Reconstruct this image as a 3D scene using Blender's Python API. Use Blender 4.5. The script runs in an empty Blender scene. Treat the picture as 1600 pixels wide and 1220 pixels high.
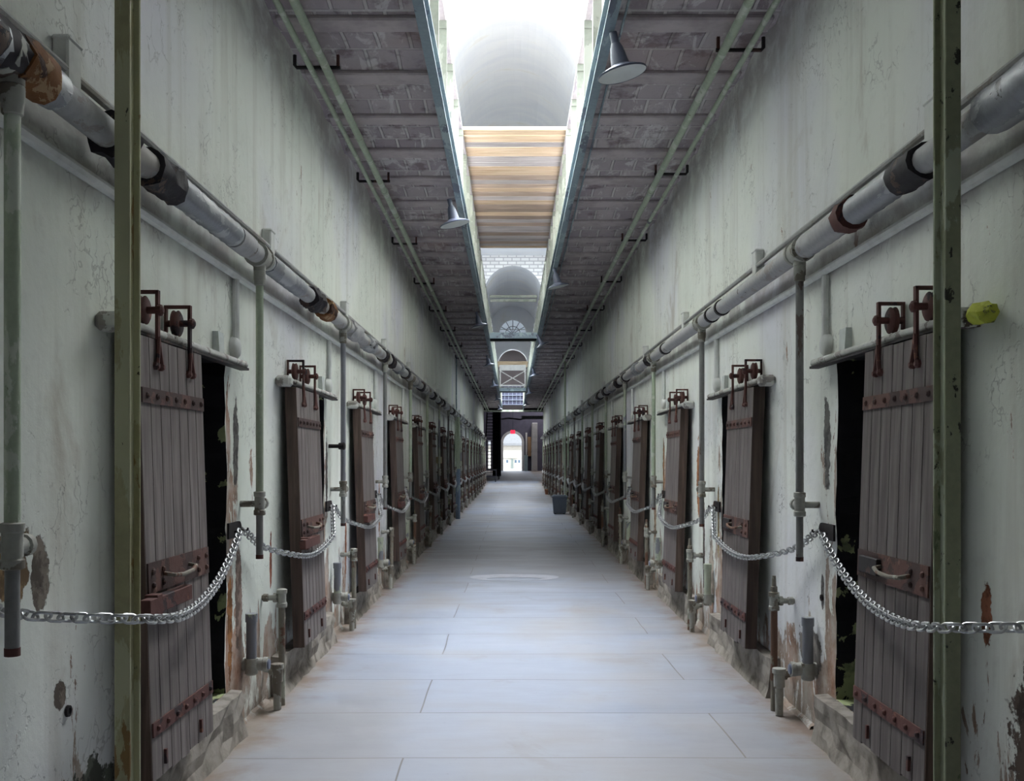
import bpy, bmesh, math, random
from mathutils import Vector, Matrix
random.seed(7)
PI = math.pi
S = bpy.context.scene
COL = S.collection

# ------------------------------------------------------------------ settings
XL, XR = -1.63, 1.80          # the two long walls
CAM_H = 1.60
GAL_Z = 4.57                  # underside of the galleries
Y_END = 56.0
VX, VR, VZ = 0.04, 1.15, 8.05 # vault centre x, radius, springing height
L0, LP, LN = 5.52, 2.88, 18   # first far jamb, bay length, number of bays
R0, RP, RN = 5.38, 2.93, 17

# ------------------------------------------------------------------ mesh helper
class MB:
    def __init__(s):
        s.v = []; s.f = []; s.m = []
    def add(s, vs, fs, m=0):
        o = len(s.v)
        s.v += [tuple(p) for p in vs]
        for f in fs:
            s.f.append([i + o for i in f]); s.m.append(m)
        return s
    def quad(s, a, b, c, d, m=0):
        return s.add([a, b, c, d], [(0, 1, 2, 3)], m)
    def box(s, x0, x1, y0, y1, z0, z1, m=0, fn=None):
        vs = [(x, y, z) for x in (x0, x1) for y in (y0, y1) for z in (z0, z1)]
        if fn: vs = [fn(*p) for p in vs]
        return s.add(vs, [(0, 1, 3, 2), (4, 6, 7, 5), (0, 4, 5, 1), (2, 3, 7, 6), (0, 2, 6, 4), (1, 5, 7, 3)], m)
    def tube(s, pts, r, n=10, caps=True, m=0, jit=0.0):
        pts = [Vector(p) for p in pts]
        N = len(pts)
        rr = r if isinstance(r, (list, tuple)) else [r] * N
        vs = []; fs = []
        prev = None
        for i, p in enumerate(pts):
            t = (pts[min(i + 1, N - 1)] - pts[max(i - 1, 0)])
            if t.length < 1e-9: t = Vector((0, 0, 1))
            t.normalize()
            if prev is None:
                a = Vector((0, 0, 1)) if abs(t.z) < .9 else Vector((1, 0, 0))
                u = t.cross(a).normalized()
            else:
                u = (prev - t * prev.dot(t))
                u = u.normalized() if u.length > 1e-6 else t.orthogonal().normalized()
            prev = u
            w = t.cross(u)
            for k in range(n):
                a = 2 * PI * k / n
                q = rr[i] * (1 + (random.uniform(-jit, jit) if jit else 0))
                vs.append(p + (u * math.cos(a) + w * math.sin(a)) * q)
        for i in range(N - 1):
            for k in range(n):
                k2 = (k + 1) % n
                fs.append((i * n + k, i * n + k2, (i + 1) * n + k2, (i + 1) * n + k))
        if caps:
            fs.append(tuple(range(n - 1, -1, -1)))
            fs.append(tuple(range((N - 1) * n, N * n)))
        return s.add(vs, fs, m)
    def disc_tube(s, p0, p1, prof, n=16, m=0):
        """lathe along p0->p1; prof = [(t, r)] with t metres along"""
        p0 = Vector(p0); d = (Vector(p1) - p0).normalized()
        return s.tube_exact([p0 + d * t for t, r in prof], d, [r for t, r in prof], n, m)
    def tube_exact(s, pts, d, rr, n, m=0):
        a = Vector((0, 0, 1)) if abs(d.z) < .9 else Vector((1, 0, 0))
        u = d.cross(a).normalized(); w = d.cross(u)
        vs = []; fs = []
        for p, r in zip(pts, rr):
            for k in range(n):
                b = 2 * PI * k / n
                vs.append(p + (u * math.cos(b) + w * math.sin(b)) * max(r, 1e-4))
        N = len(pts)
        for i in range(N - 1):
            for k in range(n):
                k2 = (k + 1) % n
                fs.append((i * n + k, i * n + k2, (i + 1) * n + k2, (i + 1) * n + k))
        fs.append(tuple(range(n - 1, -1, -1))); fs.append(tuple(range((N - 1) * n, N * n)))
        return s.add(vs, fs, m)
    def prism(s, poly, axis, a, b, m=0):
        """poly: list of 2D points; axis 'x','y','z'; extruded a..b"""
        def P(p, t):
            return {'x': (t, p[0], p[1]), 'y': (p[0], t, p[1]), 'z': (p[0], p[1], t)}[axis]
        n = len(poly)
        vs = [P(p, a) for p in poly] + [P(p, b) for p in poly]
        fs = [tuple(range(n))[::-1], tuple(range(n, 2 * n))]
        for i in range(n):
            j = (i + 1) % n
            fs.append((i, j, n + j, n + i))
        return s.add(vs, fs, m)
    def build(s, name, mats, parent=None, smooth=False, bevel=0, recalc=True, loc=None):
        me = bpy.data.meshes.new(name)
        me.from_pydata(s.v, [], s.f)
        if not isinstance(mats, (list, tuple)): mats = [mats]
        for mt in mats: me.materials.append(mt)
        for p, mi in zip(me.polygons, s.m):
            p.material_index = min(mi, len(mats) - 1)
        if recalc:
            bm = bmesh.new(); bm.from_mesh(me)
            bmesh.ops.recalc_face_normals(bm, faces=bm.faces)
            bm.to_mesh(me); bm.free()
        if smooth:
            for p in me.polygons: p.use_smooth = True
            try: me.set_sharp_from_angle(angle=math.radians(42))
            except Exception: pass
        me.update()
        o = bpy.data.objects.new(name, me)
        COL.objects.link(o)
        if loc: o.location = loc
        if parent: o.parent = parent
        if bevel:
            b = o.modifiers.new('bevel', 'BEVEL'); b.width = bevel; b.segments = 1; b.limit_method = 'ANGLE'
        return o

def tag(o, label, cat, group=None, kind=None):
    o['label'] = label; o['category'] = cat
    if group: o['group'] = group
    o['kind'] = kind or 'thing'
    return o
def struct(o, label=None):
    o['kind'] = 'structure'
    if label: o['label'] = label
    return o
def thing(name, loc, label, cat, group=None):
    o = bpy.data.objects.new(name, None); COL.objects.link(o)
    o.empty_display_size = .1
    o.location = loc
    return tag(o, label, cat, group)
def dup(root, loc, label, mats=None):
    """copy of a thing with copies of its parts and sub-parts (mesh data shared)"""
    r = root.copy(); COL.objects.link(r); r.location = loc; r['label'] = label
    for ch in list(root.children):
        c = ch.copy(); COL.objects.link(c); c.parent = r
        for g in list(ch.children):
            d = g.copy(); COL.objects.link(d); d.parent = c
    return r
ORD = ['nearest', 'second', 'third', 'fourth', 'fifth', 'sixth', 'seventh', 'eighth', 'ninth', 'tenth', 'eleventh',
       'twelfth', 'thirteenth', 'fourteenth', 'fifteenth', 'sixteenth', 'seventeenth', 'eighteenth', 'nineteenth', 'twentieth',
       'twenty-first', 'twenty-second', 'twenty-third', 'twenty-fourth', 'twenty-fifth', 'twenty-sixth', 'twenty-seventh',
       'twenty-eighth', 'twenty-ninth', 'thirtieth', 'thirty-first', 'thirty-second']
def nth(k): return ORD[k] if k else 'nearest'

# ------------------------------------------------------------------ materials
class NT:
    def __init__(s, name):
        s.mat = bpy.data.materials.new(name); s.mat.use_nodes = True
        s.t = s.mat.node_tree; s.t.nodes.clear()
        s.out = s.n('ShaderNodeOutputMaterial')
        s.b = s.n('ShaderNodeBsdfPrincipled')
        s.t.links.new(s.b.outputs[0], s.out.inputs[0])
        s.b.inputs['Specular IOR Level'].default_value = .25
    def n(s, typ, **kw):
        nd = s.t.nodes.new(typ)
        for k, v in kw.items(): setattr(nd, k, v)
        return nd
    def set(s, inp, v):
        if isinstance(v, bpy.types.NodeSocket): s.t.links.new(v, inp)
        elif v is not None:
            if isinstance(v, (tuple, list)) and len(v) == 3 and inp.type == 'RGBA': v = (*v, 1)
            inp.default_value = v
    def pos(s, kind='world'):
        if kind == 'world': return s.n('ShaderNodeNewGeometry').outputs['Position']
        return s.n('ShaderNodeTexCoord').outputs['Object']
    def map(s, vec, scale=(1, 1, 1), loc=(0, 0, 0), rot=(0, 0, 0)):
        m = s.n('ShaderNodeMapping')
        s.set(m.inputs[0], vec); m.inputs['Scale'].default_value = scale
        m.inputs['Location'].default_value = loc; m.inputs['Rotation'].default_value = rot
        return m.outputs[0]
    def noise(s, vec, scale=5, detail=4, rough=.55, dist=0, out=0):
        m = s.n('ShaderNodeTexNoise'); s.set(m.inputs['Vector'], vec)
        m.inputs['Scale'].default_value = scale; m.inputs['Detail'].default_value = detail
        m.inputs['Roughness'].default_value = rough; m.inputs['Distortion'].default_value = dist
        return m.outputs[out]
    def voro(s, vec, scale=5, feature='DISTANCE_TO_EDGE'):
        m = s.n('ShaderNodeTexVoronoi', feature=feature); s.set(m.inputs['Vector'], vec)
        m.inputs['Scale'].default_value = scale
        return m.outputs['Distance']
    def ramp(s, fac, stops, interp='LINEAR'):
        r = s.n('ShaderNodeValToRGB'); s.set(r.inputs[0], fac)
        cr = r.color_ramp; cr.interpolation = interp
        while len(cr.elements) < len(stops): cr.elements.new(.5)
        for e, (p, c) in zip(cr.elements, stops):
            e.position = p
            if isinstance(c, (int, float)): c = (c, c, c)
            e.color = (*c, 1)
        return r.outputs[0]
    def math(s, op, a, b=None, c=None, clamp=False):
        m = s.n('ShaderNodeMath', operation=op); m.use_clamp = clamp
        s.set(m.inputs[0], a)
        if b is not None: s.set(m.inputs[1], b)
        if c is not None: s.set(m.inputs[2], c)
        return m.outputs[0]
    def mix(s, fac, a, b, blend='MIX'):
        m = s.n('ShaderNodeMix', data_type='RGBA', blend_type=blend)
        s.set(m.inputs[0], fac); s.set(m.inputs[6], a); s.set(m.inputs[7], b)
        return m.outputs[2]
    def sep(s, vec):
        m = s.n('ShaderNodeSeparateXYZ'); s.set(m.inputs[0], vec); return m.outputs
    def comb(s, x, y, z):
        m = s.n('ShaderNodeCombineXYZ')
        for i, v in enumerate((x, y, z)): s.set(m.inputs[i], v)
        return m.outputs[0]
    def vadd(s, a, b):
        m = s.n('ShaderNodeVectorMath', operation='ADD'); s.set(m.inputs[0], a); s.set(m.inputs[1], b); return m.outputs[0]
    def rand(s): return s.n('ShaderNodeObjectInfo').outputs['Random']
    def sstep(s, v, a, b):
        m = s.n('ShaderNodeMapRange', interpolation_type='SMOOTHSTEP')
        s.set(m.inputs[0], v); m.inputs[1].default_value = a; m.inputs[2].default_value = b
        return m.outputs[0]
    def bump(s, h, strength=.3, dist=.02, normal=None):
        m = s.n('ShaderNodeBump'); m.inputs['Strength'].default_value = strength; m.inputs['Distance'].default_value = dist
        s.set(m.inputs['Height'], h)
        if normal is not None: s.set(m.inputs['Normal'], normal)
        return m.outputs[0]
    def done(s, col, rough=.7, normal=None, metal=0.0, spec=None):
        s.set(s.b.inputs['Base Color'], col); s.set(s.b.inputs['Roughness'], rough)
        s.set(s.b.inputs['Metallic'], metal)
        if normal is not None: s.set(s.b.inputs['Normal'], normal)
        if spec is not None: s.b.inputs['Specular IOR Level'].default_value = spec
        return s.mat

def m_plaster(name, phase, period, spots=(), base=((.70, .735, .665), (.768, .79, .735), (.69, .69, .74))):
    t = NT(name); p = t.pos(); x, y, z = t.sep(p)
    big = t.noise(p, .45, 3, .5)
    col = t.ramp(big, [(.34, base[2]), (.5, base[1]), (.66, base[0])])
    fine = t.noise(p, 9, 6, .65)
    col = t.mix(t.math('MULTIPLY', t.sstep(fine, .52, .75), .22), col, (.46, .46, .42))
    # run marks down the wall
    runs = t.noise(t.map(p, (3, 4.5, .28)), 1.0, 6, .6, .4)
    col = t.mix(t.math('MULTIPLY', t.sstep(runs, .48, .72), .42), col, (.44, .42, .36))
    # brown damp blotches
    damp = t.noise(t.map(p, (1, 1.3, .8), (3, 7, 1)), 1.1, 7, .62, .6)
    col = t.mix(t.math('MULTIPLY', t.sstep(damp, .58, .70), .45), col, (.38, .33, .27))
    # scratchy hairline marks, more above the pipe
    wob = t.n('ShaderNodeVectorMath', operation='SCALE'); t.set(wob.inputs[0], t.noise(p, 2.5, 4, .6, 0, 1)); wob.inputs[3].default_value = .5
    wp = t.vadd(t.map(p, (1, 1, .62)), wob.outputs[0])
    ck = t.voro(wp, 2.1)
    crack = t.math('MULTIPLY', t.math('LESS_THAN', ck, .006), t.sstep(t.noise(p, 1.6, 3), .56, .68))
    ck2 = t.voro(t.vadd(t.map(p, (1, 1, .8)), wob.outputs[0]), 9)
    crack2 = t.math('MULTIPLY', t.math('LESS_THAN', ck2, .03), t.sstep(t.noise(t.map(p, (1, 1, 1), (9, 2, 4)), 1.7, 6, .75), .51, .60))
    cr = t.math('MAXIMUM', crack, t.math('MULTIPLY', crack2, .6))
    col = t.mix(t.math('MULTIPLY', cr, .55), col, (.16, .155, .15))
    # peeled paint, low on the wall and round the jambs
    ph = t.math('FRACT', t.math('DIVIDE', t.math('SUBTRACT', y, phase), period))   # 0 = far jamb of a cell
    jam = t.math('MULTIPLY', t.sstep(ph, .16, .0), t.sstep(z, 2.3, 1.5))
    low = t.sstep(z, 1.05, .0)
    pn = t.noise(t.map(p, (2.2, 2.2, .75)), 2.3, 9, .68, .5)
    near = t.sstep(y, 3.6, 5.0)
    peel = t.math('ADD', pn, t.math('ADD', t.math('MULTIPLY', low, .205), t.math('MULTIPLY', t.math('MULTIPLY', jam, near), .19)))
    pm = t.sstep(peel, .665, .675)
    edge = t.math('MULTIPLY', t.sstep(peel, .645, .665), t.math('SUBTRACT', 1, pm))
    bare = t.ramp(t.noise(p, 5, 6, .7), [(.3, (.10, .07, .055)), (.45, (.30, .22, .17)), (.56, (.44, .38, .33)), (.7, (.50, .49, .45))])
    rust = t.ramp(t.noise(t.map(p, (3, 3, .6), (4, 4, 4)), 2, 4), [(.5, (.34, .28, .23)), (.62, (.40, .17, .09))])
    bare = t.mix(.35, bare, rust)
    col = t.mix(pm, col, bare)
    col = t.mix(t.math('MULTIPLY', edge, .35), col, (.76, .77, .72))
    # grime behind the pipes and under the gallery
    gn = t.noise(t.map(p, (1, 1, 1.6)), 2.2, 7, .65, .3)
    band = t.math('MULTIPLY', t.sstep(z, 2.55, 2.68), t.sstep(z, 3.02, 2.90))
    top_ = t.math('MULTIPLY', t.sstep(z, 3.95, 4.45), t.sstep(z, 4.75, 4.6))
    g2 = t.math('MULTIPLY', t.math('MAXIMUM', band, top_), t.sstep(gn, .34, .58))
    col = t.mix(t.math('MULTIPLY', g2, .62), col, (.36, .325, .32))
    # dirt splashed along the skirting
    foot = t.math('MAXIMUM', t.math('MULTIPLY', t.sstep(z, .34, .02), t.sstep(t.noise(p, 6, 6, .65), .36, .58)), t.math('MULTIPLY', t.sstep(z, .10, .04), .8))
    col = t.mix(t.math('MULTIPLY', foot, .8), col, (.26, .225, .19))
    sn = t.math('MULTIPLY', t.math('SUBTRACT', t.noise(p, 7, 7, .7), .5), 2.2)
    for (y0, z0, ry, rz, c) in spots:
        dy = t.math('DIVIDE', t.math('SUBTRACT', y, y0), ry); dz = t.math('DIVIDE', t.math('SUBTRACT', z, z0), rz)
        d = t.math('SQRT', t.math('ADD', t.math('MULTIPLY', dy, dy), t.math('MULTIPLY', dz, dz)))
        m_ = t.sstep(t.math('ADD', d, sn), 1.04, .94)
        col = t.mix(m_, col, t.mix(t.sstep(fine, .45, .55), c, tuple(v * .5 for v in c)))
        pm = t.math('MAXIMUM', pm, m_)
    h = t.math('ADD', t.math('MULTIPLY', fine, .35), t.math('MULTIPLY', pm, -.8))
    h = t.math('ADD', h, t.math('MULTIPLY', cr, -.7))
    h = t.math('ADD', h, t.math('MULTIPLY', t.noise(p, 2.2, 4, .5), 1.2))
    return t.done(col, .85, t.bump(h, .55, .02), spec=.15)

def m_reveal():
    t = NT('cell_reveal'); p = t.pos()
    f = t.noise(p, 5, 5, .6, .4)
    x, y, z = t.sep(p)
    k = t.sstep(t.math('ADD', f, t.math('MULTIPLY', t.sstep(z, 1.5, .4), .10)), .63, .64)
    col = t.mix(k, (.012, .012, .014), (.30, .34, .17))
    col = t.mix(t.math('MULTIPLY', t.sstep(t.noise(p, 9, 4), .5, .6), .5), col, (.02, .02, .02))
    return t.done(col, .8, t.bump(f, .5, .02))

def m_floor():
    t = NT('slab_floor'); p = t.pos(); x, y, z = t.sep(p)
    wob = t.noise(p, .7, 2, .5, 0, 1)
    sc = t.n('ShaderNodeVectorMath', operation='SCALE'); t.set(sc.inputs[0], wob); sc.inputs[3].default_value = .06
    pv = t.vadd(p, sc.outputs[0])
    br = t.n('ShaderNodeTexBrick'); t.set(br.inputs['Vector'], t.map(pv, (1, 1, 1), (.55, .32, 0)))
    br.offset = .37; br.squash = 1.0
    br.inputs['Scale'].default_value = 1.0
    br.inputs['Brick Width'].default_value = 2.9; br.inputs['Row Height'].default_value = .925
    br.inputs['Mortar Size'].default_value = .005; br.inputs['Mortar Smooth'].default_value = 0
    br.inputs['Color1'].default_value = (.255, .290, .360, 1); br.inputs['Color2'].default_value = (.28, .313, .38, 1)
    br.inputs['Bias'].default_value = 0
    col = br.outputs[0]
    col = br_c = t.mix(br.outputs['Fac'], col, (.11, .115, .12))
    soft = t.noise(t.map(p, (.5, 1.4, 1)), 1.4, 6, .6)
    col = t.mix(t.math('MULTIPLY', t.sstep(soft, .44, .72), .35), col, (.29, .28, .255))
    # tan dust, thicker along both walls
    ex = t.math('ABSOLUTE', t.math('SUBTRACT', x, .085))
    dn = t.noise(p, 3.2, 7, .65, .3)
    side = t.sstep(t.math('ADD', ex, t.math('MULTIPLY', dn, .60)), 1.66, 2.0)
    col = t.mix(t.math('MULTIPLY', side, .85), col, t.mix(t.sstep(dn, .45, .6), (.21, .155, .11), (.15, .085, .05)))
    col = t.mix(t.math('MULTIPLY', t.sstep(t.noise(t.map(p, (1, 1, 1), (5, 1, 0)), 1.1, 8, .7, .6), .56, .66), .30), col, (.20, .19, .18))
    tan = t.math('ADD', t.noise(t.map(p, (.6, .35, 1), (2, 5, 0)), .8, 4, .55), t.math('MULTIPLY', t.math('MULTIPLY', t.sstep(y, 11.5, 14.5), t.sstep(y, 21, 17)), .16))  # tan dust noise, with the overhead boards' shade painted in across the floor
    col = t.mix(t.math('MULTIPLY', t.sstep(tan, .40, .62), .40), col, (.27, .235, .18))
    sp = t.noise(p, 38, 3, .6)
    col = t.mix(t.math('MULTIPLY', t.sstep(sp, .66, .74), .4), col, (.18, .17, .16))
    h = t.math('ADD', t.math('MULTIPLY', br.outputs['Fac'], -1), t.math('MULTIPLY', soft, .8))
    rough = t.ramp(soft, [(.35, .42), (.65, .62)])
    return t.done(col, rough, t.bump(h, .35, .012), spec=.4)

def m_wood(name, c0, c1, c2, vary=.25, axis='z', rough=.78):
    t = NT(name); p = t.pos('object'); r = t.rand()
    off = t.comb(t.math('MULTIPLY', r, 13), t.math('MULTIPLY', r, 7), t.math('MULTIPLY', r, 29))
    q = t.vadd(p, off)
    s_ = {'z': (14, 14, .9), 'x': (.9, 14, 14), 'y': (14, .9, 14)}[axis]
    g = t.noise(t.map(q, s_), 1.6, 6, .62, .5)
    b = t.noise(q, 1.3, 3)
    col = t.ramp(g, [(.3, c0), (.5, c1), (.72, c2)])
    col = t.mix(t.math('MULTIPLY', t.sstep(b, .4, .7), .35), col, c0)
    v = t.math('ADD', 1 - vary / 2, t.math('MULTIPLY', r, vary))
    col = t.mix(1, col, t.comb(v, v, v), 'MULTIPLY')
    return t.done(col, rough, t.bump(g, .35, .004))

def m_metal(name, base, patches=(), rough=.6, bump=.3, metal=0.0, spec=.3, sc=9, coord='object'):
    t = NT(name); p = t.pos(coord); r = t.rand()
    p = t.vadd(p, t.comb(t.math('MULTIPLY', r, 11), t.math('MULTIPLY', r, 17), t.math('MULTIPLY', r, 5)))
    f = t.noise(p, sc * 3, 5, .6)
    col = t.mix(t.math('MULTIPLY', t.sstep(f, .35, .7), .35), base, tuple(c * .62 for c in base))
    h = f
    for i, (c, th, scale, stretch) in enumerate(patches):
        k = t.noise(t.map(p, stretch, (i * 3.1, i * 1.7, i * 5.3)), scale, 7, .65, .3)
        m = t.sstep(k, th, th + .02)
        col = t.mix(m, col, c); h = t.math('SUBTRACT', h, t.math('MULTIPLY', m, .6))
    return t.done(col, rough, t.bump(h, bump, .004), metal, spec)

def m_brick_soffit():
    t = NT('brick_soffit'); p = t.pos(); x, y, z = t.sep(p)
    br = t.n('ShaderNodeTexBrick'); t.set(br.inputs['Vector'], t.map(p, (1, 1, 1), (.03, .12, 0)))
    br.inputs['Scale'].default_value = 1
    br.inputs['Brick Width'].default_value = .235; br.inputs['Row Height'].default_value = .33
    br.inputs['Mortar Size'].default_value = .018; br.inputs['Mortar Smooth'].default_value = .5
    br.inputs['Color1'].default_value = (.36, .31, .335, 1); br.inputs['Color2'].default_value = (.48, .43, .445, 1)
    col = t.mix(br.outputs['Fac'], br.outputs[0], (.56, .53, .53))
    lime = t.noise(t.map(p, (3.5, 1.2, 1)), 1.9, 9, .72, .6)
    col = t.mix(t.math('MULTIPLY', t.sstep(lime, .53, .60), .75), col, (.66, .64, .64))
    dk = t.noise(p, 4, 6, .6)
    col = t.mix(t.math('MULTIPLY', t.sstep(dk, .52, .66), .75), col, (.17, .13, .14))
    rd = t.noise(p, .7, 3)
    col = t.mix(t.math('MULTIPLY', t.sstep(rd, .55, .7), .4), col, (.36, .25, .21))
    h = t.math('ADD', t.math('MULTIPLY', br.outputs['Fac'], -.8), t.noise(p, 14, 6, .7))
    return t.done(col, .9, t.bump(h, .8, .02), spec=.1)

def m_simple(name, col, rough=.7, n=6, amt=.25, bump=.2, dark=None, metal=0, coord='world', spec=.25):
    t = NT(name); p = t.pos(coord)
    f = t.noise(p, n, 6, .6)
    c = t.mix(t.math('MULTIPLY', t.sstep(f, .4, .7), amt), col, dark or tuple(v * .5 for v in col))
    return t.done(c, rough, t.bump(f, bump, .01), metal, spec)

def m_emit(name, col, strength):
    t = NT(name)
    t.set(t.b.inputs['Base Color'], col)
    t.set(t.b.inputs['Emission Color'], col); t.b.inputs['Emission Strength'].default_value = strength
    return t.mat

def m_vault():
    t = NT('vault_plaster'); p = t.pos()
    f = t.noise(t.map(p, (.45, 1.6, .45)), 1.5, 6, .6)
    col = t.ramp(f, [(.35, (.60, .63, .68)), (.6, (.66, .685, .71)), (.72, (.60, .59, .55))])
    return t.done(col, .85, t.bump(t.noise(p, 6, 6, .65), .35, .02), spec=.1)

def m_lantern():
    t = NT('lantern_brick'); p = t.pos(); x, y, z = t.sep(p)
    br = t.n('ShaderNodeTexBrick'); t.set(br.inputs['Vector'], t.comb(x, z, y))
    br.inputs['Scale'].default_value = 1
    br.inputs['Brick Width'].default_value = .34; br.inputs['Row Height'].default_value = .14
    br.inputs['Mortar Size'].default_value = .02
    br.inputs['Color1'].default_value = (.78, .78, .77, 1); br.inputs['Color2'].default_value = (.66, .66, .66, 1)
    col = t.mix(br.outputs['Fac'], br.outputs[0], (.45, .45, .46))
    return t.done(col, .9, t.bump(br.outputs['Fac'], .5, .02))

RUST = (.10, .042, .03)
M = {}
M['wall_l'] = m_plaster('plaster_left', L0, LP, (
    (5.78, .80, .07, .26, (.30, .22, .18)), (5.60, .66, .05, .34, (.33, .15, .06)), (3.75, .22, .32, .20, (.15, .16, .13)), (3.14, 1.26, .12, .13, (.30, .20, .11)),
    (3.35, 1.20, .06, .12, (.20, .17, .14)), (5.72, 1.70, .05, .24, (.16, .15, .14)), (6.55, .9, .03, .22, (.28, .10, .06)), (8.52, 1.5, .05, .35, (.12, .11, .10)),
    (9.5, .75, .05, .3, (.33, .15, .09)), (11.9, .95, .06, .35, (.36, .18, .10)), (3.5, .75, .05, .05, (.22, .18, .15)), (14.6, .7, .10, .35, (.34, .24, .18))))
M['wall_r'] = m_plaster('plaster_right', R0, RP, (
    (3.27, .60, .24, .30, (.10, .075, .06)), (3.68, 1.02, .045, .13, (.32, .13, .075)), (5.54, 1.68, .06, .25, (.17, .165, .155)), (5.62, .82, .03, .10, (.20, .19, .18)),
    (9.35, 1.42, .09, .36, (.38, .17, .08)), (8.75, .62, .10, .34, (.42, .36, .30)), (9.1, .8, .05, .5, (.15, .12, .11)), (5.85, .45, .20, .16, (.24, .22, .20)),
    (8.45, 1.05, .04, .30, (.36, .28, .15)), (11.5, 1.5, .07, .35, (.38, .20, .10)), (12.2, .9, .10, .4, (.42, .30, .20)), (14.6, .9, .12, .4, (.36, .26, .20))))
M['wall_b'] = m_simple('rear_plaster', (.16, .15, .16), .9)
M['reveal'] = m_reveal()
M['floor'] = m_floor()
M['cell'] = m_simple('cell_dark', (.02, .02, .022), .95, amt=.5)  # near-black colour paints in the darkness of the unlit cells
M['door'] = m_wood('door_boards', (.088, .074, .070), (.146, .126, .118), (.222, .198, .186), .32)
M['door_edge'] = m_wood('door_edge', (.045, .032, .028), (.085, .058, .047), (.145, .102, .083), .7)
M['iron'] = m_metal('rusty_iron', (.105, .043, .036), [((.035, .022, .024), .55, 5, (1, 1, 1)), ((.20, .085, .055), .62, 8, (1, 1, 1))], .75, .5)
M['strap'] = m_metal('strap_iron', (.115, .058, .046), [((.06, .036, .032), .49, 5, (1, 1, 1)), ((.19, .11, .08), .62, 9, (1, 1, 1))], .75, .5)
M['black_iron'] = m_metal('black_iron', (.022, .018, .018), [((.07, .04, .03), .6, 6, (1, 1, 1))], .6, .4)
M['pipe_grey'] = m_metal('grey_lagging', (.27, .28, .30), [((.42, .43, .44), .52, 3, (1, .5, 1)), ((.06, .055, .06), .60, 3, (1, .6, 1))], .45, .5, .25, .5)
M['pipe_wall'] = m_metal('chalky_pipe', (.385, .385, .385), [((.30, .28, .26), .56, 4, (1, .5, 1)), ((.12, .10, .09), .66, 5, (1, .6, 1))], .6, .4)
M['tar'] = m_metal('torn_tar_wrap', (.03, .026, .03), [((.10, .07, .055), .55, 8, (1, 1, 1))], .7, .9, sc=6)
M['orange'] = m_metal('orange_rust', (.20, .085, .028), [((.34, .22, .12), .55, 8, (1, 1, 1)), ((.06, .03, .02), .58, 5, (1, 1, 1))], .8, .8)
M['green'] = m_metal('pale_green_paint', (.38, .44, .33), [((.50, .54, .46), .56, 4, (1, 1, .5)), ((.16, .13, .09), .66, 7, (1, 1, .5))], .55, .3)
M['olive'] = m_metal('olive_paint', (.33, .315, .18), [((.40, .40, .26), .50, 3, (1, 1, .35)), ((.20, .12, .04), .60, 5, (1, 1, .4)), ((.05, .045, .03), .665, 16, (1, 1, .6))], .55, .4)
M['olive2'] = m_metal('pitted_olive_paint', (.255, .27, .175), [((.37, .40, .30), .52, 3, (1, 1, .35)), ((.12, .145, .08), .60, 3, (1, 1, .4)), ((.03, .028, .02), .62, 18, (1, 1, .7))], .6, .5)
M['grey_pipe'] = m_metal('bare_grey_pipe', (.215, .215, .21), [((.33, .35, .33), .60, 4, (1, 1, .3)), ((.13, .10, .09), .60, 8, (1, 1, .4))], .55, .3)
M['mottle'] = m_metal('flaking_green_pipe', (.42, .46, .36), [((.20, .205, .23), .51, 3, (1, 1, .5)), ((.10, .08, .06), .66, 8, (1, 1, .5))], .6, .4)
M['fitting'] = m_metal('dull_fitting', (.36, .36, .32), [((.17, .15, .12), .53, 5, (1, 1, 1))], .7, .5)
M['riser'] = m_metal('rusty_riser', (.22, .20, .16), [((.14, .075, .05), .50, 4, (1, 1, .6)), ((.34, .35, .28), .60, 6, (1, 1, .6))], .75, .5)
M['chain'] = m_metal('galvanised_chain', (.46, .47, .47), [((.28, .28, .28), .58, 12, (1, 1, 1))], .38, .1, .8, .5)
M['rail'] = m_metal('railing_paint', (.235, .262, .222), [((.31, .335, .29), .52, 4, (1, 1, .5)), ((.16, .19, .19), .64, 5, (1, 1, .5))], .55, .3)
M['toprail'] = m_metal('rail_cap_paint', (.36, .345, .35), [((.26, .25, .27), .55, 4, (1, .3, 1))], .6, .2)
M['channel'] = m_metal('channel_paint', (.24, .31, .35), [((.33, .41, .43), .55, 4, (1, .3, 1)), ((.13, .15, .19), .58, 4, (1, .3, 1))], .55, .3)
M['soffit'] = m_brick_soffit()
M['beam'] = m_simple('limed_beam', (.46, .41, .42), .9, 5, .5, .5, (.24, .20, .21))
M['board'] = [m_wood('tan_board', (.38, .28, .17), (.58, .46, .31), (.70, .60, .45), .3, 'x'),
              m_wood('grey_board', (.24, .225, .22), (.40, .385, .37), (.52, .51, .50), .4, 'x'),
              m_wood('brown_board', (.20, .16, .13), (.36, .29, .22), (.48, .41, .33), .4, 'x')]
M['vault'] = m_vault()
M['lantern'] = m_lantern()
M['white'] = m_simple('chalk_white', (.66, .67, .65), .8, 8, .3, .3)
M['plate'] = m_metal('painted_tin', (.60, .64, .62), [((.40, .36, .32), .62, 6, (1, 1, 1))], .6, .2)
M['track'] = m_metal('limed_track', (.50, .50, .47), [((.26, .24, .22), .52, 6, (1, 1, 1)), ((.07, .05, .045), .62, 6, (1, .6, 1))], .8, .5)
M['moss'] = m_metal('yellow_flaked_paint', (.46, .50, .06), [((.16, .17, .05), .54, 9, (1, 1, 1))], .8, .6)
M['stone'] = m_simple('sill_stone', (.30, .275, .24), .9, 7, .85, .9, (.10, .085, .07))
M['enamel'] = m_simple('grey_enamel', (.13, .15, .21), .4, 8, .2, .1, coord='object', spec=.5)
M['enamel_in'] = m_simple('white_enamel', (.66, .69, .68), .45, 8, .15, .1, coord='object', spec=.5)
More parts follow.
